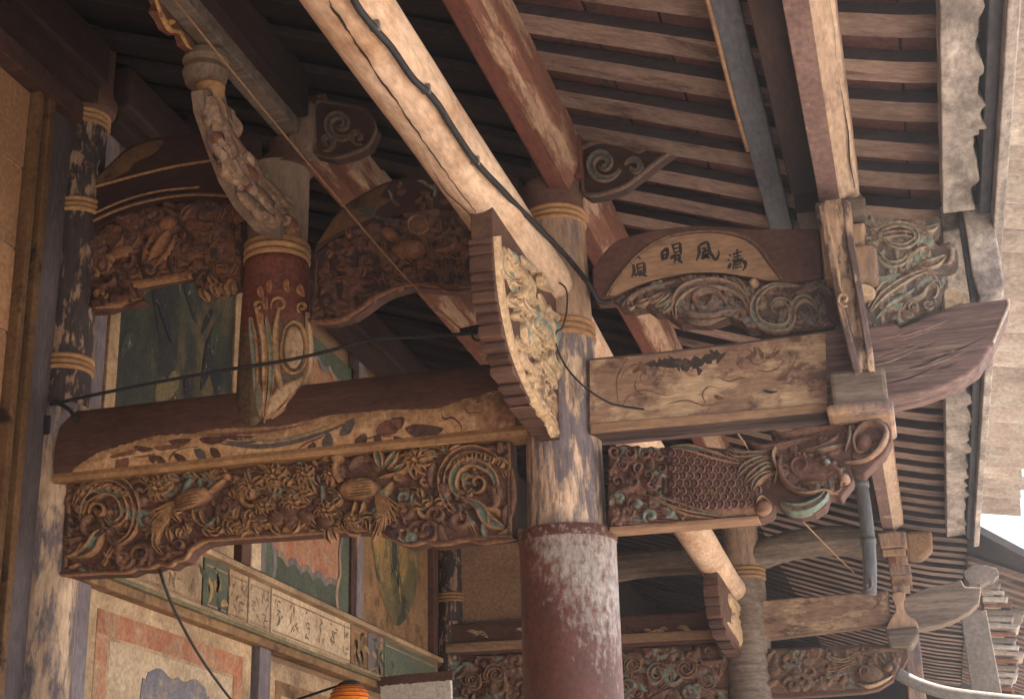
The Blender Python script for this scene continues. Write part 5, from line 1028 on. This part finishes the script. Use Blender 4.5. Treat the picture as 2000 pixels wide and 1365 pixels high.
# ================================================================== FAR TRUSS
FY = Y2+.02
fc = thing('far_column', 'slender weathered grey column of the far truss with ringed neck', 'column', (-.965, FY, 0))
fx = -.967
fsh = lathe('shaft', fx, FY, [(.135, 0), (.132, zat(1455, 1340, FY)), (.125, zat(1450, 1130, FY))], 'grey_wood', fc, 36, wob=.004)
lathe('upper_shaft', fx, FY, [(.12, zat(1450, 1132, FY)), (.105, zat(1442, 1030, FY)), (.10, zc+2.15)], 'column_tan', fc, 36, wob=.004)
rings(fsh, fx, FY, .122, zat(1450, 1132, FY), 3, .02)
lathe('capital', fx, FY, [(.09, zc+2.13), (.10, zc+2.15), (.10, zc+2.19)], 'capital', fc, 24)
lb = thing('log_bracket', 'stepped weathered bracket below the log end at the far slender column', 'bracket', (-1.0, FY-.2, zc+1.7))
pts = [(1402, 1130), (1415, 1128), (1460, 1170), (1462, 1290), (1440, 1270), (1415, 1220), (1406, 1170)]
XR2 = -1.0
low2 = [(PX(x, y, XR2).y, PX(x, y, XR2).z) for x, y in ((1402, 1128), (1406, 1170), (1416, 1220), (1436, 1265), (1456, 1292))]
st2 = edge_steps(low2, 9, 0, 0); prof2 = st2+[(FY-.1, st2[-1][1]), (FY-.1, zc+1.655), (low2[0][0], low2[0][1]+.03)]
prism('bracket_body', [Vector((XR2, a, b)) for a, b in prof2], (-.075, 0, 0), 'step_brown', lb, .003)
for i in range(9):
    a, b = st2[2*i], st2[2*i+2]
    box('step', (XR2-.080, XR2-.002), (min(a[0], b[0])-.01, max(a[0], b[0])+.01), (min(a[1], b[1])+.001, max(a[1], b[1])-.006), ('capital', 'step_brown')[i % 2], lb, .003)
r = Relief(sX(XR2)); rd = random.Random(6)
for q in range(9): r.ribbon([(1418+rd.uniform(0, 20), 1150+q*8), (1425+rd.uniform(4, 22), 1175+q*9), (1440+rd.uniform(0, 14), 1200+q*9)], 7, .02, C_PL, (.5, .36, .23))
r.build('flame_carving', lb, 'carve_pale')
fb = thing('far_eave_beam', 'mottled weathered eave beam of the far truss between slender column and bearing block', 'beam', PY(1505, 1240, FY))
prY('beam_timber', [(1488, 1172), (1600, 1163), (1735, 1152), (1738, 1216), (1620, 1230), (1488, 1246)], FY-.07, .14, 'beam_flake', fb, .01)
ft = thing('far_beam_tail', 'bare grey upswept beam tail of the far truss', 'beam', PY(1770, 1190, FY))
prY('tail_timber', [(1755, 1170), (1806, 1149), (1850, 1139), (1877, 1131), (1884, 1145), (1917, 1147), (1912, 1177), (1894, 1194), (1860, 1212), (1827, 1223), (1792, 1228), (1758, 1230)], FY-.07, .14, 'grey_wood', ft, .008)
fsk = thing('far_bracket_stack', 'stepped blocks and carved corbel carrying the purlin at the far truss', 'post', PY(1750, 1250, FY))
prY('cap_block', [(1713, 1040), (1768, 1036), (1772, 1066), (1720, 1072)], FY-.12, .24, 'column_tan', fsk, .01)
prY('end_plug', [(1768, 1038), (1820, 1034), (1822, 1072), (1800, 1092), (1770, 1090)], FY-.02, .12, 'infill', fsk, .02)
for i, (xa, xb, ya, yb) in enumerate(((1722, 1768, 1072, 1086), (1733, 1772, 1086, 1104), (1736, 1778, 1104, 1122), (1738, 1780, 1122, 1142), (1742, 1776, 1142, 1160))):
    prY('stepped_corbel', [(xa, ya), (xb, ya-2), (xb+2, yb-2), (xa+2, yb)], FY-.12+.012*i, .16, 'purlin_worn' if i % 2 else 'column_tan', fsk, .008)
prY('curved_neck', smooth([(1742, 1160), (1768, 1156), (1764, 1180), (1772, 1200), (1788, 1210), (1790, 1228), (1735, 1232), (1738, 1210), (1750, 1190)], 3, True), FY-.10, .16, 'column_tan', fsk, .006)
prY('bearing_block', [(1728, 1228), (1792, 1222), (1795, 1236), (1780, 1262), (1738, 1264)], FY-.13, .24, 'grey_wood', fsk, .014)
ff = thing('far_fish_bracket', 'weathered fish-dragon bracket of the far truss with ochre flames', 'carving', PY(1510, 1350, FY))
prY('body', [(1490, 1266), (1560, 1264), (1616, 1262), (1640, 1258), (1700, 1257), (1739, 1258), (1772, 1264), (1774, 1285), (1762, 1306), (1748, 1312), (1745, 1328), (1732, 1336), (1715, 1346), (1687, 1352), (1600, 1358), (1490, 1364)], FY-.06, .10, 'capital', ff, .006)
fo2, fb2 = (.34, .21, .11), (.15, .09, .065)
carved_ground('carved_field', ff, [(1500, 1270), (1620, 1266), (1740, 1262), (1768, 1268), (1758, 1305), (1740, 1328), (1690, 1346), (1500, 1355)], FY-.06, [fb2, (.11, .07, .055), fb2, (.14, .15, .13)], (.22, .14, .09), 22, 70, .03, (8, 18), 2.6, (4, 8))
fig_strokes(ff, [('r', ([(1615, 1265), (1622, 1285), (1650, 1290), (1672, 1278), (1690, 1270)], 9, .03, C_TEAL, fo2, GROOVE)), ('r', ([(1600, 1305), (1630, 1308), (1660, 1298), (1700, 1290)], 8, .03, fb2, fo2, GROOVE)), ('r', ([(1610, 1325), (1640, 1318), (1670, 1312)], 7, .03, C_TEAL, fo2)), ('r', ([(1680, 1275), (1720, 1268), (1755, 1272), (1750, 1295)], 10, .035, fb2, fo2))], FY-.06, 'flame_mane')
fig_strokes(ff, [('e', (1700, 1316, 26, 18, .2, .05, fb2, fo2, 16)), ('s', (1690, 1312, 14, 4, 1, 1.2, 6, .07, fb2, fo2)), ('r', ([(1675, 1335), (1700, 1340), (1730, 1328), (1745, 1318)], 9, .05, (.40, .30, .20), fo2)), ('e', (1735, 1305, 9, 7, 0, .06, fb2, fo2))], FY-.06, 'head')
# bowed log of the far truss
bwl = thing('bowed_log', 'thick bowed grey log arching across the far truss on both sides of its column', 'log', PY(1480, 1110, FY))
def bl_seg(nm, top, bot):
    t = smooth(top, 5); b = smooth(bot, 5); v = []; f = []; n = len(t); sg = 12
    for i in range(n):
        A, B = PY(*t[i], FY), PY(*b[i], FY); c = (A+B)/2; h = (A.z-B.z)/2
        for j in range(sg):
            a = 2*math.pi*j/sg; v.append((c.x, FY+.085*math.cos(a), c.z+h*math.sin(a)*(1+.04*noise.noise((c.x*4, j, 0)))))
    for i in range(n-1):
        for j in range(sg): f.append((i*sg+j, i*sg+(j+1) % sg, (i+1)*sg+(j+1) % sg, (i+1)*sg+j))
    f += [tuple(range(sg)), tuple(range((n-1)*sg, n*sg))]; part(nm, v, f, 'grey_wood', bwl, 0, True)
bl_seg('outer_log', [(1440, 1068), (1490, 1052), (1540, 1036), (1610, 1026), (1680, 1030), (1740, 1038)], [(1440, 1130), (1490, 1112), (1540, 1096), (1610, 1086), (1680, 1090), (1740, 1098)])
bl_seg('inner_log', [(1120, 1092), (1200, 1078), (1260, 1072), (1340, 1068), (1440, 1062)], [(1120, 1150), (1200, 1138), (1260, 1128), (1340, 1122), (1440, 1120)])
# far carved tie beam and plaster infill
fg = thing('far_great_beam', 'dim carved tie beam with large scrolls behind the rusty-sheathed column', 'beam', PY(900, 1340, FY))
prY('beam_timber', [(870, 1218), (1060, 1210), (1250, 1200), (1430, 1190), (1430, 1252), (1250, 1262), (1060, 1272), (870, 1280)], FY-.06, .13, 'beam_brown', fg, .012)
prY('edge_moulding', [(870, 1256), (1430, 1226), (1430, 1244), (870, 1274)], FY-.075, .03, 'beam_tan', fg, .004)
r = Relief(sY(FY-.06))
for q in range(26): r.leaf(rd.uniform(905, 1400), 1246-rd.uniform(0, 22), rd.uniform(2.6, 3.6), rd.uniform(14, 34), 8, .01, rd.choice((C_OC, C_PL, C_DK)), None)
r.build('painted_flowers', fg)
prY('carved_apron', [(870, 1282), (1060, 1272), (1430, 1254), (1430, 1380), (870, 1400)], FY-.03, .06, 'capital', fg, .004)
YG = FY-.03
carved_ground('carved_field', fg, [(880, 1284), (1060, 1276), (1425, 1258), (1425, 1375), (880, 1390)], YG, [FB, (.17, .10, .07), C_TEAL], FO, 15, 240, .040, (9, 20), 3, (4, 8))
for i, (x, y, R_, d_) in enumerate(((972, 1318, 26, 1), (1240, 1300, 22, 1), (1285, 1318, 30, -1), (1340, 1305, 26, 1), (1385, 1330, 22, -1), (925, 1330, 18, -1), (1225, 1345, 18, -1))):
    r = Relief(sY(YG)); r.spiral(x, y, R_, 4, rd.uniform(0, 6), 1.4*d_, R_*.42, .04, FB, FO, GROOVE)
    for q in range(5): r.leaf(x+rd.uniform(-R_, R_), y+rd.uniform(-R_, R_), rd.uniform(0, 6.3), rd.uniform(14, 28), 9, .03, C_TEAL if q % 2 else FB, FO)
    r.build('scroll_leaf', fg)
prY('plaster_infill', [(885, 1040), (1060, 1030), (1060, 1206), (885, 1214)], FY+.0, .05, 'infill', fg, 0)
# eave beyond the far truss: lower wing with broken tile courses
fw = thing('far_eave', 'broken layered tile eave of the lower wing beyond the far truss', 'roof', PY(1930, 1300, 9.6))
for i in range(20):      # courses of slipped tiles and mortar seen edge-on
    rdd = random.Random(i+50); y = 1108+i*13.5; xl = 1908+i*2.6; xr = (1942+i*7 if i < 6 else 1990+rdd.uniform(-10, 14)); dy = rdd.uniform(-2, 2)
    prY('eave_tile', [(xl, y+dy), (xr, y+dy+3+rdd.uniform(-2, 2)), (xr-rdd.uniform(0, 8), y+dy+11), (xl, y+dy+9)], 9.14+.03*i+rdd.uniform(-.015, .015), .34, ('eave_tile', 'red_tile', 'grey_dull', 'eave_tile')[i % 4], fw, .006)
    prY('mortar_bed', [(xl, y+dy+9), (xr-22+rdd.uniform(-8, 4), y+dy+11), (xr-26, y+dy+15), (xl, y+dy+14)], 9.17+.03*i, .3, 'mortar' if i % 2 else 'grey_dull', fw, .006)
part('wing_soffit', [Vector(q) for q in ((.33, 9.0, zc+2.0), (.95, 9.6, zc+1.72), (1.1, 18, zc+1.72), (.33, 18, zc+2.0), (.33, 9.0, zc+2.05), (.95, 9.6, zc+1.77), (1.1, 18, zc+1.77), (.33, 18, zc+2.05))], [(0, 1, 2, 3), (4, 5, 6, 7), (0, 1, 5, 4), (1, 2, 6, 5), (2, 3, 7, 6), (3, 0, 4, 7)], 'deck', fw)
for i in range(26):
    y_ = 9.75+.228*i; prism('wing_rafter', [Vector((.33, y_, zc+1.995)), Vector((.93, y_, zc+1.725)), Vector((.93, y_, zc+1.69)), Vector((.33, y_, zc+1.96))], (0, .10, 0), 'rafter', fw, 0)
prY('grey_plank', [(1876, 1198), (1926, 1190), (1962, 1380), (1902, 1380)], 9.12, .04, 'grey_dull', fw, .006)
prY('broken_end', ragged([(1880, 1120), (1903, 1102), (1936, 1108), (1952, 1120), (1940, 1134), (1905, 1142)], 8, 2, 3, 6), 9.08, .25, 'grey_dull', fw, .004)
b3 = thing('wing_purlin', 'mottled tan purlin stub of the wing beyond the far bearing block', 'beam', (-.05, Y2+.2, zc+1.3))
prY('purlin', [(1768, 1258), (1796, 1246), (1806, 1340), (1812, 1385), (1776, 1390)], FY+.16, .2, 'column_tan', b3, .008)

# ================================================================== PIPES, CABLES, STRINGS
dp = thing('downpipe', 'blue-grey plastic downpipe with elbow hanging behind the fish head', 'pipe', PY(1690, 1160, 7.0))
tube('pipe', [PY(x, y, 7.0) for x, y in smooth([(1676, 900), (1682, 945), (1690, 1000), (1696, 1060), (1699, 1110), (1698, 1160)], 4)], .031, 'pipe', dp, 14)
for (xa, ya), (xb, yb) in (((1681, 938), (1683, 952)), ((1695, 1050), (1696, 1062))): tube('collar', [PY(xa, ya, 7.0), PY(xb, yb, 7.0)], .036, 'pipe', dp, 14)
tube('hook', [PY(x, y, 6.96) for x, y in smooth([(1692, 1140), (1697, 1150), (1703, 1142), (1700, 1130)], 4)], .006, 'pipe_white', dp, 6)
tube('outlet_pipe', [PY(x, y, 8.6) for x, y in smooth([(1752, 1314), (1790, 1334), (1840, 1350), (1900, 1360), (2010, 1372)], 5)], .035, 'pipe_white', None, 12, label='pale bent outlet pipe below the far fish bracket', cat='pipe')
def cab(name, label, pts, r_, mat='cable', cat='cable', k=6):
    return tube(name, smooth([tuple(p) for p in pts], k), r_, mat, None, 7, label=label, cat=cat)
def onlog(x, y): p, n_ = slog(x, y); return p+n_*.010
cab('black_cable', 'thick black cable lying along the pale log and across the column to the arch', [onlog(x, y) for x, y in ((672, -40), (694, 8), (728, 52), (760, 90), (800, 148), (828, 175), (852, 205), (880, 250), (925, 315), (975, 370))]+[PX(1012, 405, -.952), PX(1050, 442, -.935), PY(1105, 500, 4.30), PY(1145, 548, 4.33), PY(1170, 588, 4.37), PY(1195, 588, 4.38)], .0085)
cab('black_cable', 'black cable sagging from the wall column across the king post foot to the bracket hook', [PY(x, y, Y) for x, y, Y in ((98, 790, 4.36), (180, 772, 4.33), (320, 744, 4.30), (470, 718, 4.29), (560, 704, 4.29), (640, 686, 4.29), (710, 668, 4.30), (770, 661, 4.31), (860, 656, 4.31), (932, 650, 4.32))], .006)
cab('cable_tail', 'short black cable tail drooping from the nail on the wall column', [PY(x, y, 4.335) for x, y in ((98, 788), (115, 788), (132, 797), (143, 809), (152, 822))], .007)
cab('black_cable', 'black cable hanging from the carved apron down across the cream panel', [PY(312, 1112, 4.43), PY(322, 1145, 4.47), PX(345, 1200, -2.50), PX(388, 1278, -2.6), PX(436, 1346, -2.72), PX(480, 1400, -2.76)], .0055)
cab('thin_wire', 'thin dark wire looped from the log bracket across the column to the eave beam', [PY(x, y, Y) for x, y, Y in ((1092, 552, 4.25), (1104, 562, 4.26), (1108, 580, 4.28), (1106, 612, 4.28), (1098, 640, 4.28), (1086, 650, 4.28), (1088, 680, 4.29), (1110, 722, 4.30), (1145, 758, 4.31), (1185, 784, 4.34), (1215, 793, 4.36), (1258, 799, 4.365))], .003)
cab('tan_string', 'taut tan string stretched diagonally from the roof to the bracket hook', [PY(320, -25, 3.3), PY(470, 160, 3.6), PY(640, 365, 3.95), PY(790, 540, 4.2), PY(905, 648, 4.32)], .0032, 'string', 'string', 2)
cab('pink_string', 'thin pinkish string slanting beneath the fish bracket to the bowed log', [PY(1405, 790, 5.0), PY(1440, 845, 5.2), PY(1560, 1010, 6.2), PY(1668, 1118, 8.7)], .0035, 'string', 'string', 2)
for x, y in ((728, 52), (828, 175), (925, 315)):
    p_, n_ = slog(x, y); box('cable_clip', (p_.x-.006, p_.x+.016), (p_.y-.006, p_.y+.006), (p_.z-.012, p_.z+.012), 'pipe_white', B1[0], .002)
hk = thing('wire_hook', 'small dark hook and insulator on the stepped log bracket', 'hook', PY(930, 655, 4.30))
tube('insulator', [PY(900, 648, 4.32), PY(942, 640, 4.32)], [.012, .014], 'cable', hk, 10)
tube('ring', [PY(932+10*math.cos(t), 654+11*math.sin(t), 4.315) for t in [i*.45 for i in range(15)]], .004, 'cable', hk, 6)
nl = prY('iron_clip', [(84, 812), (96, 810), (95, 845), (84, 848)], 4.345, .012, 'cable', None, .002, label='small dark iron clip on the wall column below the cable nail', cat='clip')
# lantern and sign at the foot of the far wall bay
ln = thing('lantern', 'orange round lantern with black cap hanging under the frieze', 'lantern', PY(683, 1345, 6.6))
c_ = PY(683, 1362, 6.6); R_ = .075
lathe('globe', c_.x, c_.y, [(.02+R_*math.sin(math.pi*i/12)*.9, c_.z-R_*.8*math.cos(math.pi*i/12)) for i in range(13)], 'lantern_orange', ln, 24)
lathe('cap', c_.x, c_.y, [(.045, c_.z+R_*.72), (.05, c_.z+R_*.85), (.03, c_.z+R_)], 'cable', ln, 20)
tube('wall_arm', [(c_.x, c_.y, c_.z+R_*.95), (XW-.01, c_.y+.05, c_.z+R_*.95-.06)], .006, 'cable', ln, 6)
for q in range(9): lathe('rib', c_.x, c_.y, [(.022+R_*math.sin(math.pi*(q+1)/10)*.9, c_.z-R_*.8*math.cos(math.pi*(q+1)/10)-.002), (.026+R_*math.sin(math.pi*(q+1)/10)*.9, c_.z-R_*.8*math.cos(math.pi*(q+1)/10)), (.022+R_*math.sin(math.pi*(q+1)/10)*.9, c_.z-R_*.8*math.cos(math.pi*(q+1)/10)+.002)], 'ochre', ln, 24)
sg_t = thing('signboard', 'white signboard with dark fringed top beside the orange lantern', 'sign', PY(810, 1400, 7.6))
prY('board', [(742, 1332), (880, 1320), (885, 1480), (745, 1490)], 7.6, .03, 'white_paint', sg_t, .004)
prY('top_rail', [(738, 1334), (738, 1322), (800, 1315), (884, 1309), (884, 1322)]+[(884-q*6, 1323+q*.5+5*noise.noise((q*.9, 1, 0))+3) for q in range(25)], 7.585, .03, 'capital', sg_t, .002)
tube('wall_arm', [PY(800, 1440, 7.62), Vector((XW-.01, 7.62, PY(800, 1440, 7.62).z))], .01, 'cable', sg_t, 6)

# ================================================================== thin haze volume, added to stand in for lens glare
hz = bpy.data.materials.new('haze'); hz.use_nodes = True; t = hz.node_tree; t.nodes.clear()
ou = t.nodes.new('ShaderNodeOutputMaterial'); pv = t.nodes.new('ShaderNodeVolumePrincipled'); pv.inputs['Color'].default_value = (.80, .88, 1, 1); pv.inputs['Density'].default_value = .0044; pv.inputs['Anisotropy'].default_value = .65
t.links.new(pv.outputs[0], ou.inputs['Volume']); MATS['haze'] = hz
v, f = box_vf(-401, 401, -401, 401, -1.3, 8.2); part('haze', v, f, 'haze', kind='stuff')
